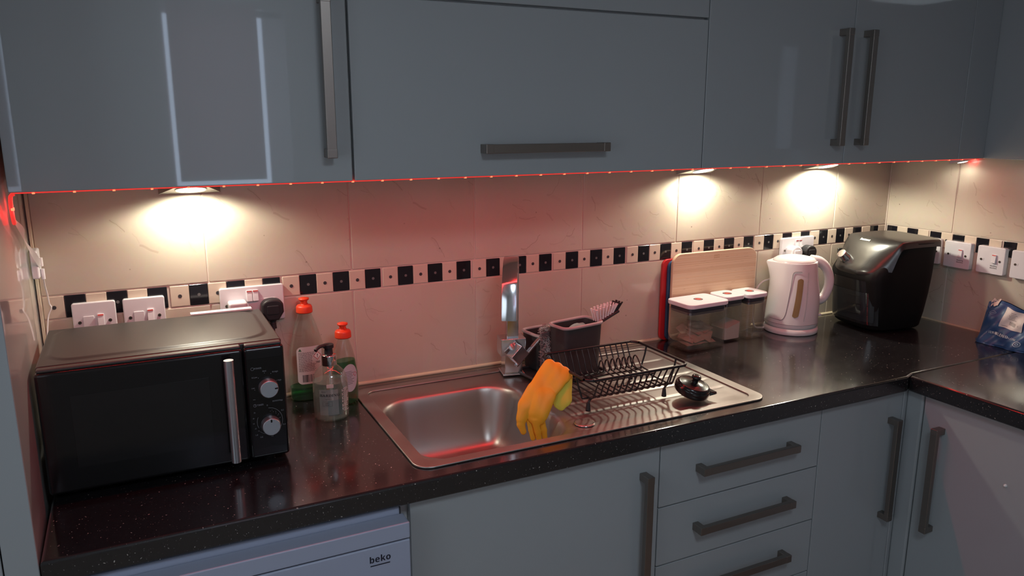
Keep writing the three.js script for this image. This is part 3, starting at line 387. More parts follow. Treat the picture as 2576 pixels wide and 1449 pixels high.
{ // ceramic lid on the drainer
  const t = thing('pot_lid', 'black glazed pot lid with round knob and pouring lip on the drainer', 'lid', [1.759, TOP + 0.006, 0.472], 0.0);
  const tilt = (g) => g.rotateX(0.26).rotateZ(-0.14).translate(0, 0.012, 0);
  part('collar', tilt(merge([lathe([[0.03, 0], [0.041, 0], [0.0445, 0.004], [0.0455, 0.016], [0.044, 0.02], [0.039, 0.0205]], 48)])), M.ceramic, t);
  part('pouring_lip', tilt(new ConvexGeometry([[0.03, 0.0035, 0.028], [0.038, 0.0035, 0.012], [0.03, 0.0195, 0.03], [0.04, 0.0195, 0.012], [0.052, 0.016, 0.034], [0.05, 0.0205, 0.032], [0.044, 0.018, 0.039]].map((p) => V(...p)))), M.ceramic, t);
  part('dome', tilt(lathe([[0.0415, 0.0195], [0.0405, 0.0245], [0.036, 0.0265], [0.034, 0.0255], [0.024, 0.0285], [0.01, 0.0305], [0, 0.031]], 48)), M.ceramic, t);
  part('knob', tilt(lathe([[0.0085, 0.029], [0.0072, 0.034], [0.0078, 0.038], [0.0112, 0.0405], [0.0122, 0.0445], [0.0105, 0.048], [0.006, 0.0492], [0, 0.049]], 28)), M.ceramic, t);
}

// ------------------------------------------------------------------ microwave
{
  const t = thing('microwave', 'black microwave oven with silver bar handle and two dials on the worktop', 'microwave', [0, TOP, 0]);
  part('body', bx(0.355, 0.786, 0.012, 0.2545, 0.082, 0.3625, 0.004, 3), M.mwBody, t);
  part('top_panel', grid(120, 80, (u, v) => { const x = 0.36 + 0.421 * u, z = 0.36 - 0.273 * v, qx = Math.abs(x - 0.5675) - 0.1975 + 0.05, qz = Math.abs(z - 0.215) - 0.122 + 0.05, d = -(Math.hypot(Math.max(qx, 0), Math.max(qz, 0)) + Math.min(Math.max(qx, qz), 0) - 0.05); return [x, 0.2549 + 0.0028 * smooth(-0.003, 0.004, d), z]; }), M.mwBody, t);
  const d = part('door', bx(0.3535, 0.7075, 0.013, 0.2485, 0.363, 0.385, 0.007, 4), M.mwFront, t);
  part('top_trim', bx(0.3575, 0.7045, 0.2478, 0.2545, 0.3635, 0.3815, 0.003, 3), M.mwBody, d);
  part('door_window', bx(0.405, 0.642, 0.06, 0.2, 0.3846, 0.3856, 0.0004), M.mwWindow, d);
  part('handle', [rod([0.6775, 0.028, 0.413], [0.6775, 0.238, 0.413], 0.0092, 24), rod([0.6775, 0.045, 0.384], [0.6775, 0.045, 0.41], 0.006, 14), rod([0.6775, 0.222, 0.384], [0.6775, 0.222, 0.41], 0.006, 14)], M.silver, d);
  const c = part('control_panel', bx(0.7085, 0.7865, 0.013, 0.2485, 0.363, 0.385, 0.007, 4), M.mwFront, t);
  part('top_trim', bx(0.7115, 0.7825, 0.2478, 0.2545, 0.3635, 0.3815, 0.003, 3), M.mwBody, c);
  const mat = printed(0.07, 0.19, 9000, (g, W, H) => {
    const s = W / 70, ink = '#9a9aa2', T = (q, x, y, z, al = 'center') => text(g, q, x * s, y * s, z * s, ink, 'sans-serif', 'normal', al); g.strokeStyle = ink; g.fillStyle = ink; g.lineWidth = 0.5 * s;
    const circ = (x, y, r) => { g.beginPath(); g.arc(x * s, y * s, r * s, 0, 7); g.stroke(); }, dot = (x, y, r = 0.6) => { g.fillStyle = ink; g.beginPath(); g.arc(x * s, y * s, r * s, 0, 7); g.fill(); };
    circ(9, 20, 3); T('\u223f', 9, 20, 5); T('POWER', 20, 20, 4.6); T('Med', 33, 27, 3.8); dot(33, 31); T('M.Low', 12, 38, 3.8); dot(20, 40); T('\u2573', 4.5, 38, 4); T('M.High', 55, 31, 3.8); dot(46, 34); T('High', 63, 50, 3.8); dot(57, 50); T('Low', 8, 60, 3.8); dot(11, 64);
    circ(9, 97, 3); g.beginPath(); g.moveTo(9 * s, 95 * s); g.lineTo(9 * s, 97 * s); g.lineTo(11 * s, 97 * s); g.stroke(); T('TIMER', 20, 97, 4.6); T('DEFROST(kg)', 56, 93, 3.8); T('0', 34, 100, 4);
    g.beginPath(); g.arc(36 * s, 134 * s, 28 * s, -Math.PI / 2, Math.PI * 0.75); g.stroke(); g.beginPath(); g.arc(36 * s, 134 * s, 25 * s, Math.PI * 0.85, Math.PI * 1.15); g.stroke();
    ['1', '2', '3', '4', '5'].forEach((q, i) => { const a = -1.25 + i * 0.36; T(q, 36 + 23.5 * Math.cos(a), 134 + 23.5 * Math.sin(a), 2.8); }); for (let i = 0; i < 14; i++) { const a = -1.4 + i * 0.31; dot(36 + 21 * Math.cos(a), 134 + 21 * Math.sin(a), 0.45); }
    T('0.2', 65, 115, 4); T('0.4', 67, 146, 4); T('0.6', 40, 167, 4); T('0.8', 18, 166, 4); T('1.0', 8, 160, 4); T('35', 7, 112, 3.4); T('30', 4, 124, 3.4); T('25', 4, 135, 3.4); T('20', 7, 146, 3.4); T('15', 13, 152, 3); T('10', 27, 158, 3); T('8', 36, 160, 3);
    g.fillRect(6 * s, 84 * s, 5 * s, 0.6 * s);
  }, '#060607', 0.2);
  part('panel_print', new THREE.PlaneGeometry(0.066, 0.19).translate(0.7475, 0.13, 0.3855), mat, c, 'dark panel printed with dial scales');
  for (const [x, y, turn] of [[0.751, 0.163, 1.5], [0.7505, 0.083, 0]]) {
    const k = part('dial', [lathe([[0, 0.016], [0.0165, 0.016], [0.018, 0.0145], [0.019, 0.002], [0.0195, 0]], 40).rotateX(Math.PI / 2).translate(x, y, 0.3856)], M.silver, c); part('dial_face', rod([x, y, 0.3956], [x, y, 0.4021], 0.0163, 36), M.knobFace, k); part('dial_mark', bx(-0.0016, 0.0016, 0.0105, 0.0168, 0.0, 0.001, 0.0004).rotateZ(-turn).translate(x, y, 0.4019), M.mwFront, k);
  }
  for (const [x, z] of [[0.39, 0.34], [0.75, 0.34], [0.39, 0.11], [0.75, 0.11]]) part('foot', rod([x, 0, z], [x, 0.013, z], 0.012, 16), M.rubber, t);
  const p = thing('paper_slip', 'white card strip lying on the rear edge of the microwave top', 'card', [0.7, TOP + 0.2585, 0.098], 0.0);
  part('card', bx(-0.066, 0.066, 0, 0.0032, -0.012, 0.008, 0.0008).translate(0, 0.0002, -0.006), M.white, p);
}

// ------------------------------------------------------------------ sockets, switches, plugs
const screwG = rod([0, 0, 0], [0, 0, 0.0018], 0.0036, 16), slotG = bx(-0.003, 0.003, -0.0006, 0.0006, 0.0014, 0.0021, 0.0002);
function plate(name, label, cat, p, ry, w, h, th, f) {
  const t = thing(name, label, cat, p, ry); part('plate', slab(rrect(-w / 2, w / 2, -h / 2, h / 2, 0.005), 0, th, 0.0022, 3, 4), M.white, t);
  const screw = (x, y, a) => { const s = part('screw', screwG, M.brass, t); s.position.set(x, y, th - 0.0004); s.rotation.z = a; part('slot', slotG, M.dark, s); };
  const rocker = (x, y, neon = true, down = false) => { const r = part('switch', slab(rrect(-0.0068, 0.0068, -0.0135, 0.0135, 0.0015), 0, 0.0065, 0.001).rotateX(down ? 0.12 : -0.12).translate(x, y, th - 0.001), M.white, t); if (neon) part('switch_marker', bx(-0.0058, 0.0058, -0.0016, 0.0016, -0.001, 0.0008, 0.0005).rotateX(-0.2).translate(x, y + 0.0122, th + 0.0045), M.neon, r, 'red on marker'); };
  f?.(t, screw, rocker, th); return t;
}
const spur = (t, screw, rocker, th) => { screw(-0.0302, -0.0005, 0.6); screw(0.0302, -0.0005, -0.8); rocker(0.012, 0.002); part('fuse_carrier', slab(rrect(-0.011, 0.011, -0.013, 0.013, 0.002), 0, 0.0025, 0.0008).translate(-0.012, 0, th - 0.0005), M.white, t); };
plate('fused_switch', 'white fused switch plate above the microwave, nearer the tall cabinet', 'switch', [0.4405, 1.158, 0.0012], 0, 0.087, 0.087, 0.011, spur);
plate('fused_switch', 'white fused switch plate above the microwave, beside the double socket', 'switch', [0.542, 1.158, 0.0012], 0, 0.087, 0.087, 0.011, spur);
const socketFace = (t, screw, rocker, th) => { screw(-0.06, 0.001, 0.4); screw(0.06, 0.001, -0.5); rocker(-0.0072, 0.021); rocker(0.0072, 0.021); for (const s of [-1, 1]) part('socket_face', slab(rrect(-0.019, 0.019, -0.026, 0.02, 0.003), 0, 0.001, 0.0004).translate(s * 0.036, -0.008, th - 0.0003), M.white, t); };
plate('double_socket', 'white double socket on the tiles behind the microwave, black plug at right', 'socket', [0.78, 1.161, 0.0012], 0, 0.149, 0.088, 0.011, socketFace);
plate('double_socket', 'white double socket behind the kettle with one white and one black plug', 'socket', [2.5765, 1.161, 0.0012], 0, 0.149, 0.087, 0.011, socketFace);
function plug(label, mat, p, cable, round) {
  const t = thing('mains_plug', label, 'plug', p);
  const o = new THREE.Shape(); if (round) { o.absellipse(0, 0, 0.026, 0.024, 0, Math.PI * 2); } else { o.moveTo(-0.013, -0.028); o.lineTo(0.013, -0.028); o.lineTo(0.026, -0.008); o.lineTo(0.025, 0.012); o.quadraticCurveTo(0.02, 0.025, 0, 0.025); o.quadraticCurveTo(-0.02, 0.025, -0.025, 0.012); o.lineTo(-0.026, -0.008); o.closePath(); }
  part('plug_body', slab(o, 0, 0.03, 0.005, 4, 12), mat, t); part('grip', slab(rrect(-0.014, 0.014, -0.012, 0.01, 0.003), 0.028, 0.0325, 0.0012), mat, t);
  part('strain_relief', [rod([0, -0.026, 0.015], [0, -0.05, 0.015], 0.006, 14, 0.0085), ...[0, 1, 2].map((i) => new THREE.TorusGeometry(0.0072 - i * 0.0006, 0.0012, 6, 16).rotateX(Math.PI / 2).translate(0, -0.032 - i * 0.006, 0.015))], mat, t);
  if (cable) part('cable', tube(cable, 0.0033, 60, 8), mat, t); return t;
}
plug('large black plug in the socket behind the microwave', M.plugBlack, [0.822, 1.149, 0.0125], [[0, -0.05, 0.015], [0.001, -0.1, 0.016], [-0.004, -0.15, 0.02], [-0.012, -0.2, 0.03], [-0.04, -0.233, 0.04]]);
{ const a = thing('plug_adaptor', 'slim white plug adaptor in the socket behind the microwave', 'adaptor', [0.7425, 1.146, 0.0125]); part('case', slab(rrect(-0.021, 0.021, -0.03, 0.03, 0.006), 0, 0.036, 0.005, 4), M.white, a); }
plug('white round plug in the socket behind the kettle', M.white, [2.545, 1.155, 0.0125], null, true);
plug('black round plug in the socket beside the air fryer', M.plugBlack, [2.612, 1.153, 0.0125], null, true);
const RW = (z) => [XR - 0.0012, 1.155, z];
const smallLabel = (lines) => printed(0.024, 0.012, 8000, (g, W, H) => lines.forEach((l, i) => text(g, l, W / 2, H * (0.27 + 0.46 * i), H * 0.4, '#55504f')), null, 0.6);
const lab2 = smallLabel(['Washing', 'Machine']);
const swc = (lab) => (t, screw, rocker, th) => { screw(-0.0302, 0.0, 0.9); screw(0.0302, 0.0, 0.3); rocker(0.0125, 0.006); part('indicator', bx(-0.0225, -0.0215, -0.004, 0.004, th - 0.001, th + 0.0004, 0.0003), M.kettleSeam, t); if (lab) part('switch_label', new THREE.PlaneGeometry(0.028, 0.014).translate(0.0125, -0.02, th + 0.0003), lab, t, 'two lines of small grey print'); };
plate('appliance_switch', 'white switch plate on the right wall half hidden by the air fryer', 'switch', RW(0.19), -Math.PI / 2, 0.087, 0.088, 0.013, swc());
plate('appliance_switch', 'white switch plate just right of the air fryer, part in its shadow', 'switch', RW(0.2985), -Math.PI / 2, 0.092, 0.088, 0.018, swc(lab2));
plate('appliance_switch', 'white switch plate on the right wall reading Washing Machine, fully lit', 'switch', RW(0.4125), -Math.PI / 2, 0.09, 0.088, 0.018, swc(lab2));
plate('appliance_switch', 'white switch plate cut off at the right edge of the photo', 'switch', RW(0.522), -Math.PI / 2, 0.09, 0.088, 0.018, swc());

// ------------------------------------------------------------------ bottles
function dishBottle(label, p, s, fill, ry, mat) {
  const t = thing('dish_soap_bottle', label, 'bottle', p, ry), prof = [[0, 0.04, 0.024], [0.004, 0.045, 0.027], [0.05, 0.0475, 0.028], [0.1, 0.0465, 0.0275], [0.14, 0.0405, 0.025], [0.175, 0.0315, 0.0215], [0.2, 0.0235, 0.0185], [0.214, 0.0175, 0.0165], [0.222, 0.016, 0.016], [0.226, 0.0162, 0.0162]];
  const R = (k, o = 0) => ring(0, 0, k[1] * s - o, k[2] * s - o, k[0] * s, 2.3, 44);
  part('shell', loft(prof.map((k) => R(k))), M.pet, t);
  const inside = []; for (let i = 0; i <= 14; i++) { const y = 0.003 + (fill - 0.003) * i / 14, j = Math.max(1, prof.findIndex((k) => k[0] >= y)), a = prof[j - 1], b = prof[j], f = (y - a[0]) / (b[0] - a[0]); inside.push(R([y, a[1] + (b[1] - a[1]) * f, a[2] + (b[2] - a[2]) * f], 0.0018)); }
  part('liquid', loft(inside), M.green, t, 'green washing-up liquid');
  const y = 0.222 * s; const c = part('cap', lathe([[0, y], [0.0195, y], [0.02, y + 0.002], [0.0195, y + 0.014], [0.017, y + 0.0185], [0.0105, y + 0.02], [0.0095, y + 0.022]], 32), M.redPlastic, t); part('spout', lathe([[0.0085, y + 0.019], [0.0082, y + 0.029], [0.0125, y + 0.032], [0.0128, y + 0.036], [0.006, y + 0.038], [0, y + 0.038]], 28), M.redPlastic, c); part('spout', bx(-0.003, 0.003, y + 0.018, y + 0.031, 0.004, 0.0105, 0.001), M.redPlastic, c);
  const lw = 0.064 * s, lh = 0.098 * s, ly = s > 0.9 ? 0.093 : 0.068, g = grid(20, 4, (u, v) => { const x = (u - 0.5) * lw; return [x, ly + (v - 0.5) * lh, 0.0284 * s * Math.sqrt(Math.max(0, 1 - (x / (0.0485 * s)) ** 2)) + 0.0012]; });
  part('label', g, mat, t, 'white printed label'); return t;
}
const washLabel = printed(0.064, 0.098, 7000, (g, W, H) => {
  const s = W / 64; g.fillStyle = '#d9d8d2'; g.beginPath(); g.roundRect(1 * s, 1 * s, W - 2 * s, H - 2 * s, 11 * s); g.fill();
  g.fillStyle = '#3c6b4c'; g.beginPath(); g.moveTo(9 * s, 5 * s); g.lineTo(13 * s, 12 * s); g.lineTo(5 * s, 12 * s); g.fill();
  g.fillStyle = '#6d6d6b'; for (let i = 0; i < 22; i++) { let x = 5 * s; const end = (i > 3 && i < 13 ? 39 : 46) * s; while (x < end - 3 * s) { const l = rr(1.5, 6) * s; g.fillRect(x, (15 + i * 2.3) * s, Math.min(l, end - x), 1.15 * s); x += l + 0.9 * s; } }
  g.save(); g.translate(51 * s, 27 * s); g.rotate(Math.PI / 4); g.fillStyle = '#f3f0ea'; g.fillRect(-7 * s, -7 * s, 14 * s, 14 * s); g.strokeStyle = '#b3323a'; g.lineWidth = 1.3 * s; g.strokeRect(-7 * s, -7 * s, 14 * s, 14 * s); g.restore(); text(g, '!', 51 * s, 27.5 * s, 13 * s, '#1c1c1c');
  text(g, '780', 52 * s, 44 * s, 7.5 * s, '#333');
  g.fillStyle = '#2c2c2c'; for (let x = 12; x < 40; x += rr(0.9, 2)) g.fillRect(x * s, 73 * s, rr(0.4, 1.1) * s, 19 * s);
}, null, 0.5);
dishBottle('tall washing-up liquid bottle with red cap, almost empty, beside the microwave', [0.897, TOP + 0.001, 0.036], 1.0, 0.034, 0.05, washLabel);
dishBottle('shorter washing-up liquid bottle with red cap, green up to its shoulder', [0.972, TOP + 0.001, 0.112], 0.755, 0.145, 0.35, printed(0.05, 0.075, 5000, (g, W, H) => { const s = W / 50; g.fillStyle = '#b9c3c8'; g.beginPath(); g.ellipse(W / 2, H / 2, W * 0.48, H * 0.48, 0, 0, 7); g.fill(); g.fillStyle = '#6a7478'; for (let i = 0; i < 9; i++) g.fillRect(10 * s, (20 + i * 4) * s, rr(18, 28) * s, 1.4 * s); g.strokeStyle = '#a33f4d'; g.lineWidth = 1.2 * s; g.save(); g.translate(41 * s, 30 * s); g.rotate(Math.PI / 4); g.strokeRect(-4 * s, -4 * s, 8 * s, 8 * s); g.restore(); }, null, 0.5));
{
  const t = thing('hand_soap', 'clear hand soap bottle with black pump and chrome collar in front of the bottles', 'bottle', [0.9185, TOP + 0.001, 0.187], 0.3);
  const pr = [[0, 0.037], [0.004, 0.0405], [0.06, 0.041], [0.085, 0.0405], [0.1, 0.038], [0.113, 0.032], [0.122, 0.023], [0.128, 0.0165], [0.132, 0.0155]];
  part('shell', loft(pr.map(([y, r]) => ring(0, 0, r, r, y, 2, 44))), M.pet, t);
  part('liquid', loft([[0.003, 0.036], [0.006, 0.039], [0.05, 0.0395], [0.088, 0.0388], [0.09, 0.0385]].map(([y, r]) => ring(0, 0, r, r, y, 2, 40))), M.soap, t);
  part('collar', lathe([[0.0155, 0.128], [0.0175, 0.128], [0.0175, 0.15], [0.016, 0.153], [0.009, 0.154]], 32), M.chrome, t);
  part('pump', [rod([0, 0.152, 0], [0, 0.172, 0], 0.0105, 20, 0.0085), loft([[0.0, 0.013], [0.0, 0.013]].map((_, i) => ring(0, 0, 0.012, 0.012, 0.169 + i * 0.008, 2.2, 28))), tube([[0.0, 0.174, 0], [-0.018, 0.177, 0.004], [-0.03, 0.176, 0.007], [-0.039, 0.171, 0.009]], 0.0042, 18, 8)], M.plugBlack, t);
  part('dip_tube', rod([0.004, 0.006, 0], [0, 0.13, 0], 0.003, 10), std([0.8, 0.85, 0.85], 0.3, { transmission: 0.6, thickness: 0 }), t);
  const lab = printed(0.08, 0.07, 6000, (g, W, H) => { const s = W / 80; g.fillStyle = 'rgba(70,110,112,0.55)'; g.fillRect(20 * s, 30 * s, 30 * s, 38 * s); g.fillStyle = 'rgba(190,200,198,0.35)'; g.fillRect(2 * s, 4 * s, 40 * s, 62 * s); text(g, 'HARDING', 24 * s, 18 * s, 8.5 * s, '#20282a', 'serif', 'bold'); text(g, 'BATH', 12 * s, 9 * s, 3.6 * s, '#444', 'sans-serif', 'normal'); text(g, 'H A N D', 22 * s, 27 * s, 3.4 * s, '#333', 'sans-serif', 'normal'); g.strokeStyle = 'rgba(40,50,50,.6)'; g.lineWidth = 0.6 * s; g.strokeRect(9 * s, 33 * s, 20 * s, 11 * s); text(g, 'SOFT', 19 * s, 36.5 * s, 3.6 * s, '#333'); text(g, 'SOAP', 19 * s, 41 * s, 3.4 * s, '#333'); g.fillStyle = 'rgba(225,228,226,.8)'; for (let i = 0; i < 22; i++) g.fillRect(54 * s + (i % 2) * s, (6 + i * 2.6) * s, rr(8, 18) * s, 1.2 * s); g.fillStyle = 'rgba(235,235,232,.85)'; for (let i = 0; i < 6; i++) g.fillRect(51 * s, (8 + i * 9) * s, 1.6 * s, rr(3, 7) * s); }, null, 0.5);
  part('label', grid(24, 2, (u, v) => { const a = -1.25 + u * 2.2; return [Math.sin(a) * 0.0414, 0.048 + (v - 0.5) * 0.07, Math.cos(a) * 0.0414]; }), lab, t, 'clear label printed HARDING');
  const tag = part('price_tag', bx(-0.008, 0.008, -0.004, 0.004, 0, 0.0006, 0.0002).rotateY(-0.5).translate(-0.0215, 0.088, 0.0362), M.sugar, t);
}

// ------------------------------------------------------------------ boards, canisters
{
  const mk = (name, label, mat, x0, x1, y1, z0, z1, r) => { const t = thing(name, label, 'chopping board', [x0, TOP + 0.0005, z0], 0); part('board', slab(rrect(0, x1 - x0, 0, y1 - TOP, r), 0, z1 - z0, 0.0018, 3, 10), mat, t); return t; };
  const red = mk('chopping_board', 'red plastic chopping board at the back of the stack by the tiles', M.redBoard, 2.003, 2.34, 1.172, 0.0075, 0.0165, 0.022), blue = mk('chopping_board', 'dark blue plastic chopping board between the red and wooden boards', M.blueBoard, 2.018, 2.35, 1.168, 0.0185, 0.0265, 0.022);
  const w = mk('chopping_board', 'pale wooden chopping board leaning behind the clear canisters', M.wood, 2.025, 2.366, 1.19, 0.029, 0.04, 0.034);
  part('stamp', new THREE.PlaneGeometry(0.034, 0.018).translate(0.172, 0.262, 0.0114), printed(0.034, 0.018, 6000, (g, W, H) => { text(g, 'JOSEPH', W / 2, H * 0.3, H * 0.36, 'rgba(206,172,128,.9)'); text(g, 'JOSEPH', W / 2, H * 0.7, H * 0.36, 'rgba(206,172,128,.9)'); }, null, 0.5), w, 'faint stamped lettering');
}
const popT = printed(0.03, 0.03, 6000, (g, W) => { g.fillStyle = '#4a3836'; g.beginPath(); g.arc(W / 2, W / 2, W * 0.49, 0, 7); g.fill(); g.fillStyle = '#8d7d7b'; g.beginPath(); g.arc(W / 2, W / 2, W * 0.43, 0, 7); g.fill(); g.fillStyle = '#b3342c'; g.beginPath(); g.arc(W / 2, W / 2, W * 0.36, 0, 7); g.fill(); g.fillStyle = '#d8746a'; g.fillRect(W * 0.3, W * 0.42, W * 0.4, W * 0.16); }, null, 0.4);
function canister(label, p, ry, w, d, h) {
  const t = thing('canister', label, 'canister', p, ry);
  const R = (y, o) => ring(0, 0, w / 2 - o, d / 2 - o, y, 9, 56);
  part('jar', loft([R(0, 0.004), R(0.003, 0.001), R(0.008, 0), R(h - 0.012, 0), R(h, 0), R(h, 0.003), R(h - 0.012, 0.003), R(0.008, 0.003), R(0.005, 0.006)]), M.clear, t);
  part('gasket', loft([R(h - 0.009, 0.006), R(h - 0.007, 0.0035), R(h + 0.003, 0.003), R(h + 0.012, 0.003), R(h + 0.013, 0.006)]), M.seal, t);
  const l = part('lid', plan(rrect(-w / 2 - 0.005, w / 2 + 0.005, -d / 2 - 0.005, d / 2 + 0.005, 0.02), h + 0.012, h + 0.026, 0.003, 3, 8), M.lidWhite, t);
  part('button', [lathe([[0.0145, h + 0.0255], [0.0145, h + 0.0262], [0.0135, h + 0.0268], [0.013, h + 0.0258]], 32)], M.seal, l); part('button_print', disc(0.0132).rotateX(-Math.PI / 2).translate(0, h + 0.0264, 0), popT, l, 'red and grey round press button'); return t;
}
canister('large clear canister of tea bags with white lid before the wooden board', [2.075, TOP + 0.0005, 0.106], 0.05, 0.152, 0.104, 0.122);
canister('middle small clear canister with white lid, part filled with pale powder', [2.2095, TOP + 0.0005, 0.084], 0.06, 0.076, 0.076, 0.122);
canister('empty small clear canister with white lid next to the kettle', [2.299, TOP + 0.0005, 0.087], 0.06, 0.08, 0.08, 0.122);
{
  const s = thing('powder', 'pale pinkish powder filling the lower part of the middle canister', 'powder', [2.2095, TOP + 0.006, 0.084], 0.06); s.userData.kind = 'stuff'; part('fill', loft([ring(0, 0, 0.033, 0.033, 0.001, 9, 40), ring(0, 0, 0.0335, 0.0335, 0.035, 9, 40), ring(0, 0, 0.0335, 0.0335, 0.045, 9, 40).map(([x, y, z]) => [x, y + x * 0.25, z])]), M.sugar, s);
  // tea bags: flat paper pillows, leaning and lying
  const make = () => { const t = thing('tea_bag', 'square paper tea bag heaped inside the large clear canister', 'tea bag', [0, 0, 0], 0, 'tea bags in the large canister'); part('bag', grid(10, 10, (u, v) => { const k = Math.sin(Math.PI * u) * Math.sin(Math.PI * v); return [(u - 0.5) * 0.05, (v - 0.5) * 0.05, 0.005 * k ** 0.6 + 0.001 * Math.sin(u * 17 + v * 9)]; }), M.teabag, t); part('bag', grid(10, 10, (u, v) => { const k = Math.sin(Math.PI * u) * Math.sin(Math.PI * v); return [(0.5 - u) * 0.05, (v - 0.5) * 0.05, -0.004 * k ** 0.6 - 0.0002]; }), M.teabag, t); return t; };
  const proto = make();
  const spots = [[-0.04, 0.012, 0.02, -1.45, 0.1, 0], [0.0, 0.012, 0.018, -1.5, 0.3, 0.1], [0.036, 0.013, 0.016, -1.42, -0.2, 0], [-0.03, 0.018, -0.014, -1.5, 0.5, 0], [0.03, 0.02, -0.016, -1.45, 0.2, 0], [-0.044, 0.03, 0.014, -1.15, 0.2, 0.6], [-0.012, 0.032, 0.024, -0.95, -0.1, 0.2], [0.028, 0.036, 0.026, -0.75, 0.25, 0.78], [0.0, 0.046, -0.002, -1.25, 0.4, 0.3], [0.036, 0.05, -0.006, -1.2, -0.35, 0.5], [-0.036, 0.042, -0.018, -0.9, 0.6, 0.2], [0.012, 0.058, -0.022, -1.35, 0.2, 0.9]];
  spots.forEach(([x, y, z, a, b, c], i) => { const o = i ? proto.clone() : proto; if (i) { o.name = numbered('tea_bag'); scene.add(o); } o.position.set(2.072 + x * 0.86, TOP + 0.006 + y, 0.104 + z * 0.6); o.rotation.set(a, b * 0.4, c, 'YXZ'); });
}

// ------------------------------------------------------------------ kettle
{
  const t = thing('kettle', 'white plastic jug kettle on its round base by the tiles', 'kettle', [2.478, TOP, 0.1], -0.43);
  part('power_base', lathe([[0, 0], [0.083, 0], [0.0865, 0.003], [0.087, 0.012], [0.084, 0.02], [0.07, 0.022], [0, 0.022]], 56), M.kettle, t);
  const R = (y, r, off = 0, sp = 0) => { const o = []; for (let i = 0; i < 64; i++) { const a = -i / 64 * Math.PI * 2, c = Math.cos(a), s = Math.sin(a); const pull = sp * Math.exp(-(((Math.PI - Math.abs(Math.atan2(s, c))) / 0.33) ** 2)); o.push([off + (r + pull) * c, y, (r - Math.abs(off) * 0.2) * s]); } return o; };
  part('body', loft([R(0.022, 0.078), R(0.025, 0.0835), R(0.04, 0.084), R(0.09, 0.0832, 0.002), R(0.125, 0.081, 0.003), R(0.15, 0.0785, 0.002), R(0.18, 0.0755, 0, 0.004), R(0.21, 0.0735, -0.002, 0.012), R(0.232, 0.073, -0.003, 0.02), R(0.236, 0.0715, -0.003, 0.0195)], true, true), M.kettle, t);
  part('seam_line', new THREE.TorusGeometry(0.084, 0.0009, 6, 72).rotateX(Math.PI / 2).translate(0, 0.036, 0), M.kettleSeam, t);
  part('lid', loft([R(0.2345, 0.067, -0.003), R(0.24, 0.0665, -0.003), R(0.2465, 0.058, -0.001), R(0.25, 0.042, 0.0), R(0.2505, 0.02, 0.002)].map((r, i) => r.map(([x, y, z]) => [x, y + 0.004 * (1 - (x / 0.075) ** 2) * 0, z]))), M.kettle, t);
  const hp = [[0.05, 0.236, 0], [0.078, 0.232, 0], [0.101, 0.214, 0], [0.116, 0.182, 0], [0.1175, 0.15, 0], [0.109, 0.122, 0], [0.097, 0.107, 0], [0.075, 0.1, 0]];
  const hc = curve(hp), hr = []; for (let i = 0; i <= 36; i++) { const u = i / 36, c = hc.getPoint(u), tg = hc.getTangent(u), n = V(tg.y, -tg.x, 0).normalize(), w = 0.0165 - 0.001 * Math.sin(u * Math.PI), h = 0.015 + 0.004 * Math.max(0, 1 - u * 3) + 0.004 * Math.max(0, u * 4 - 3), row = []; for (let k = 0; k < 20; k++) { const a = k / 20 * Math.PI * 2, q = c.clone().addScaledVector(n, Math.cos(a) * h); row.push([q.x, q.y, Math.sin(a) * w]); } hr.push(row); }
  part('handle', loft(hr), M.kettle, t);
  // recessed panel outline with the water gauge, on the side facing the room
  const onBody = (a, y, o) => { const r = 0.0846 - 0.0012 * smooth(0.04, 0.1, y) - 0.062 * Math.max(0, y - 0.1) + o; return [r * Math.sin(a) + 0.003 * Math.sin(Math.PI * Math.min(1, (y - 0.04) / 0.16)), y, r * Math.cos(a)]; };
  const gg = grid(8, 40, (u, v) => { const w = 0.115 * Math.sqrt(Math.max(0.02, 1 - Math.max(0, Math.abs(v - 0.5) * 2 - 0.88) ** 2 / 0.0144)); return onBody(-0.19 + (u - 0.5) * 2 * w + (v - 0.5) * 0.14, 0.062 + v * 0.128, 0.0012); });
  part('water_gauge', gg, M.gauge, t, 'amber upright water gauge');
  part('panel_outline', tube([[-1.3, 0.05], [-0.9, 0.05], [-0.72, 0.052], [-0.62, 0.07], [-0.58, 0.1], [-0.5, 0.16], [-0.44, 0.2], [-0.38, 0.21], [-0.28, 0.212], [-0.08, 0.212]].map((q) => onBody(q[0], q[1], 0.0003)), 0.0012, 80, 6), M.kettleSeam, t);
  part('panel_outline', tube([[0.2, 0.21], [0.17, 0.17], [0.12, 0.1], [0.08, 0.05]].map((q) => onBody(q[0], q[1], 0.0003)), 0.0009, 40, 6), M.kettleSeam, t);
  part('foot_tab', bx(0.072, 0.1, 0.048, 0.056, -0.006, 0.008, 0.003), M.kettle, t);
  const c = part('cable', tube([[-0.082, 0.008, -0.01], [-0.1, 0.008, 0.0], [-0.118, 0.012, -0.01], [-0.125, 0.06, -0.02], [-0.118, 0.12, -0.028], [-0.095, 0.155, -0.035], [-0.06, 0.165, -0.05]].map(([x, y, z]) => [x, y, z]), 0.003, 60, 8), M.cable, t);
}

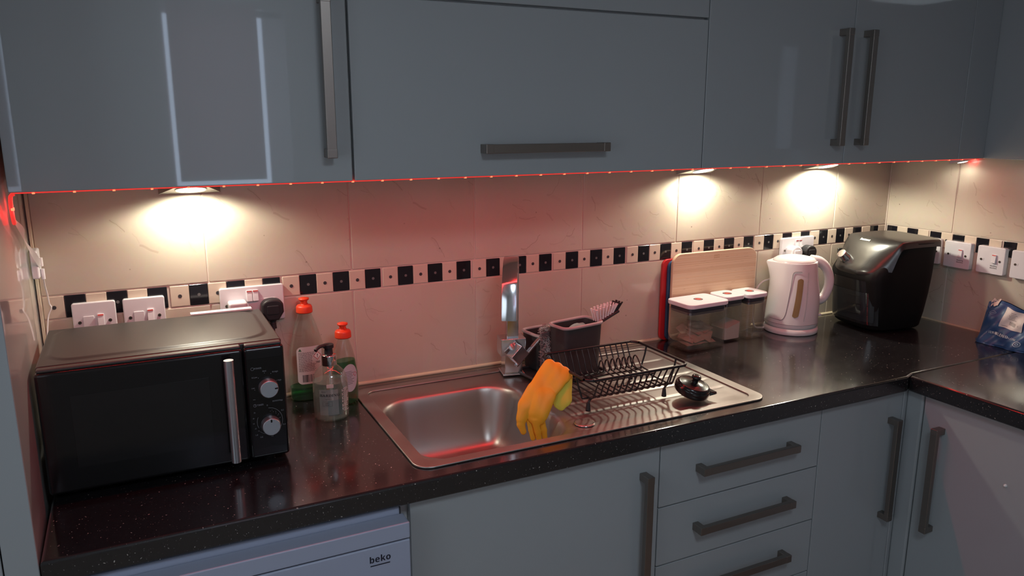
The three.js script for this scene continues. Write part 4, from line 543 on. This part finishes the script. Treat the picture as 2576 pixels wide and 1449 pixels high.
// ------------------------------------------------------------------ air fryer
{
  // local axes: +x runs from the front of the fryer to its back, +z towards the room
  const t = thing('air_fryer', 'large black air fryer with sloping glossy top in the corner', 'air fryer', [2.793, TOP, 0.175], -0.128);
  const body = (y, f, b, w, e = 4.5) => ring((b - f) / 2, 0, (f + b) / 2, w, y, e, 64);
  const rings = [body(0.008, 0.098, 0.112, 0.1), body(0.014, 0.106, 0.117, 0.105), body(0.06, 0.116, 0.126, 0.111), body(0.12, 0.123, 0.133, 0.116), body(0.17, 0.127, 0.137, 0.119), body(0.192, 0.127, 0.138, 0.12)];
  for (const [y, f] of [[0.212, 0.112], [0.235, 0.092], [0.258, 0.074], [0.278, 0.058], [0.29, 0.04], [0.296, 0.01]]) rings.push(body(y, f, 0.138, 0.12));
  part('body', toCreasedNormals(loft(rings), 0.9), M.fryBody, t);
  const prof = curve([[-0.129, 0.187, 0], [-0.134, 0.196, 0], [-0.1305, 0.209, 0], [-0.112, 0.232, 0], [-0.092, 0.257, 0], [-0.072, 0.28, 0], [-0.05, 0.297, 0], [-0.02, 0.3055, 0], [0.05, 0.308, 0], [0.11, 0.308, 0], [0.136, 0.3065, 0], [0.1405, 0.302, 0], [0.1405, 0.292, 0]]);
  part('lid', grid(70, 48, (v, u) => { const s = (u - 0.5) * 2, as = Math.abs(s), v0 = 0.19 * smooth(0.6, 1, as) ** 1.5, q = prof.getPoint(v0 + (1 - v0) * v), side = 0.1235, edge = Math.max(0, as - 0.9) / 0.1, front = Math.max(0, Math.min(1, (-q.x - 0.03) / 0.1)), back = Math.max(0, q.x - 0.09) / 0.05; return [q.x + front * 0.06 * as ** 3.2 - back * 0.02 * as ** 6, q.y - 0.02 * (1 - 0.85 * front) * edge * edge - 0.004 * as ** 4, s * (side - front * 0.004)]; }), M.fryLid, t);
  const fx = (y, s) => -0.1175 - (y - 0.03) * 0.075 + 0.032 * Math.abs(s) ** 4.5;
  const f = part('drawer', grid(24, 20, (u, v) => { const s = (0.5 - u) * 2, y = 0.026 + v * 0.146; return [fx(y, s) - 0.002, y, -s * 0.104]; }), M.fryGlass, t);
  part('window', grid(24, 14, (u, v) => { const s = (0.5 - u) * 2, y = 0.036 + v * 0.098; return [fx(y, s * 0.92) - 0.0032, y, -s * 0.096]; }), std([0.02, 0.026, 0.03], 0.08), f);
  for (const y of [0.058, 0.09, 0.118]) part('window_rib', tube([0, 0.45, 0.85].map((s) => [fx(y, s * 0.92) - 0.0034, y + 0.002 * s, s * 0.096]), 0.0011, 16, 5), M.fryBody, f);
  const kn = part('dial', [lathe([[0.0185, 0], [0.0185, 0.006], [0.0165, 0.008], [0.016, 0.024], [0.0145, 0.026], [0, 0.026]], 36)], M.chrome, t); kn.position.set(-0.112, 0.232, -0.042); kn.rotation.z = 0.85;
  part('side_latch', bx(-0.075, -0.04, 0.225, 0.25, -0.126, -0.118, 0.004), M.fryLid, t);
  part('logo', new THREE.PlaneGeometry(0.05, 0.0138).rotateX(-Math.PI / 2).rotateY(-Math.PI / 2).rotateZ(0.72).translate(-0.0575, 0.2945, -0.018), printed(0.052, 0.0143, 8000, (g, W, H) => text(g, 'Instant', W / 2, H / 2, H * 0.9, '#dfe8e4', 'sans-serif', 'bold')), t, 'small white lettering');
}

// ------------------------------------------------------------------ blue pouch
{
  const t = thing('tea_pouch', 'crumpled dark blue tea pouch with white label on the right worktop', 'pouch', [2.945, TOP + 0.001, 0.536], -Math.PI / 2);
  const bump = (u, v) => 0.006 * Math.sin(u * 9 + v * 4) * Math.sin(v * 7 + 1) + 0.004 * Math.sin(u * 21 - v * 11);
  const S = (u, v, side) => { const w = 0.085 * (1 - 0.03 * v), d = 0.034 * Math.max(0, 1 - v) ** 0.6 * (1 - (2 * u - 1) ** 6) + 0.003, x = (u - 0.5) * 2 * w, top = 0.122 + 0.01 * Math.sin(u * 5 + 0.6) - (u < 0.1 ? 0.006 : 0); return [x, v * top, (side * d + (d > 0.006 ? bump(u, v) * side : 0)) - 0.03 * v + 0.012]; };
  part('front', grid(40, 30, (u, v) => S(u, v, 1)), M.pouch, t); part('back', grid(40, 30, (u, v) => S(1 - u, v, -1)), M.pouch, t);
  part('base', loft([ring(0, 0.012, 0.082, 0.034, 0.0, 4, 40), ring(0, 0.012, 0.084, 0.036, 0.006, 4, 40)]), M.pouch, t);
  part('torn_corner', grid(8, 6, (u, v) => { const q = S(0.06 + u * 0.17, 0.86 + v * 0.15 + 0.02 * Math.sin(u * 8), 1); return [q[0], q[1] + 0.002, q[2] + 0.0022]; }), M.pouchInside, t, 'pale torn corner');
  const lab = printed(0.06, 0.05, 6000, (g, W, H) => { const s = W / 60; g.fillStyle = '#cfc3be'; g.fillRect(0, 0, W, H); g.fillStyle = '#8a807c'; for (let i = 0; i < 5; i++) g.fillRect((14 + rr(0, 6)) * s, (7 + i * 4.4) * s, rr(12, 26) * s, 1.4 * s); g.fillStyle = '#4a4442'; for (let x = 20; x < 40; x += 1.7) g.fillRect(x * s, 32 * s, 0.8 * s, 9 * s); text(g, '\u00a3', 48 * s, 35 * s, 6 * s, '#7a716d'); g.fillStyle = '#8a807c'; g.fillRect(5 * s, 45 * s, 14 * s, 1.2 * s); }, '#cfc3be', 0.5);
  part('label', grid(14, 10, (u, v) => { const q = S(0.4 + u * 0.38, 0.48 + v * 0.46, 1); return [q[0], q[1], q[2] + 0.0022]; }), lab, t, 'white shop label with barcode');
  const logo = printed(0.1, 0.022, 8000, (g, W, H) => { text(g, 'BIRD', W * 0.1, H / 2, H * 0.62, '#c9ced0', 'sans-serif', 'bold'); text(g, '&', W * 0.235, H * 0.6, H * 0.4, '#c9ced0'); text(g, 'BLEND', W * 0.44, H / 2, H * 0.72, '#c9ced0'); text(g, 'TEA.COM', W * 0.78, H * 0.6, H * 0.42, '#c9ced0', 'sans-serif', 'normal'); }, null, 0.5);
  part('lettering', grid(20, 4, (u, v) => { const q = S(0.27 + u * 0.5, 0.23 + v * 0.13, 1); return [q[0], q[1], q[2] + 0.0018]; }), logo, t, 'pale printed web address');
  part('leaf_mark', grid(6, 6, (u, v) => { const q = S(0.14 + u * 0.12, 0.66 + v * 0.14, 1); return [q[0], q[1], q[2] + 0.0018]; }), printed(0.02, 0.016, 8000, (g, W, H) => { g.strokeStyle = '#8fa0b4'; g.lineWidth = W * 0.04; g.beginPath(); g.moveTo(W * 0.05, H * 0.55); g.quadraticCurveTo(W * 0.4, H * -0.1, W * 0.95, H * 0.5); g.quadraticCurveTo(W * 0.45, H * 1.1, W * 0.05, H * 0.55); g.moveTo(W * 0.2, H * 0.55); g.lineTo(W * 0.8, H * 0.5); g.stroke(); }, null, 0.5), t);
  part('leaf_mark', grid(6, 6, (u, v) => { const q = S(0.74 + u * 0.14, 0.1 + v * 0.2, 1); return [q[0], q[1], q[2] + 0.0018]; }), printed(0.02, 0.022, 8000, (g, W, H) => { g.strokeStyle = '#a9b4c2'; g.lineWidth = W * 0.09; g.beginPath(); g.arc(W / 2, H / 2, W * 0.34, 0, 7); g.stroke(); g.beginPath(); g.arc(W / 2, H / 2, W * 0.14, 0, 7); g.stroke(); }, null, 0.5), t);
}

// ------------------------------------------------------------------ dishwasher
{
  const t = thing('dishwasher', 'white freestanding dishwasher under the worktop at the left', 'dishwasher', [0, 0, 0]);
  part('casing', bx(0.362, 0.955, 0.03, 0.858, 0.03, 0.585, 0.004), M.appliance, t);
  part('control_fascia', bx(0.361, 0.961, 0.8115, 0.845, 0.587, 0.6275, 0.003, 3), M.appliance, t);
  const d = part('door', bx(0.361, 0.961, 0.12, 0.8085, 0.587, 0.6265, 0.003, 3), M.appliance, t);
  part('seam', bx(0.364, 0.958, 0.808, 0.812, 0.588, 0.622, 0.0005), M.dark, t); part('kick_plate', bx(0.37, 0.95, 0, 0.115, 0.05, 0.56), M.dark, t);
  part('brand_lettering', new THREE.PlaneGeometry(0.046, 0.026).translate(0.9, 0.781, 0.6269), printed(0.046, 0.026, 10000, (g, W, H) => { text(g, 'beko', W / 2, H * 0.4, H * 0.7, '#171a2c', 'sans-serif', 'bold'); g.fillStyle = '#171a2c'; g.fillRect(W * 0.08, H * 0.84, W * 0.84, H * 0.09); }, null, 0.4), d, 'dark underlined lettering');
}

scene.traverse((o) => { delete o.userData.count;  });
renderer.render(scene, camera);
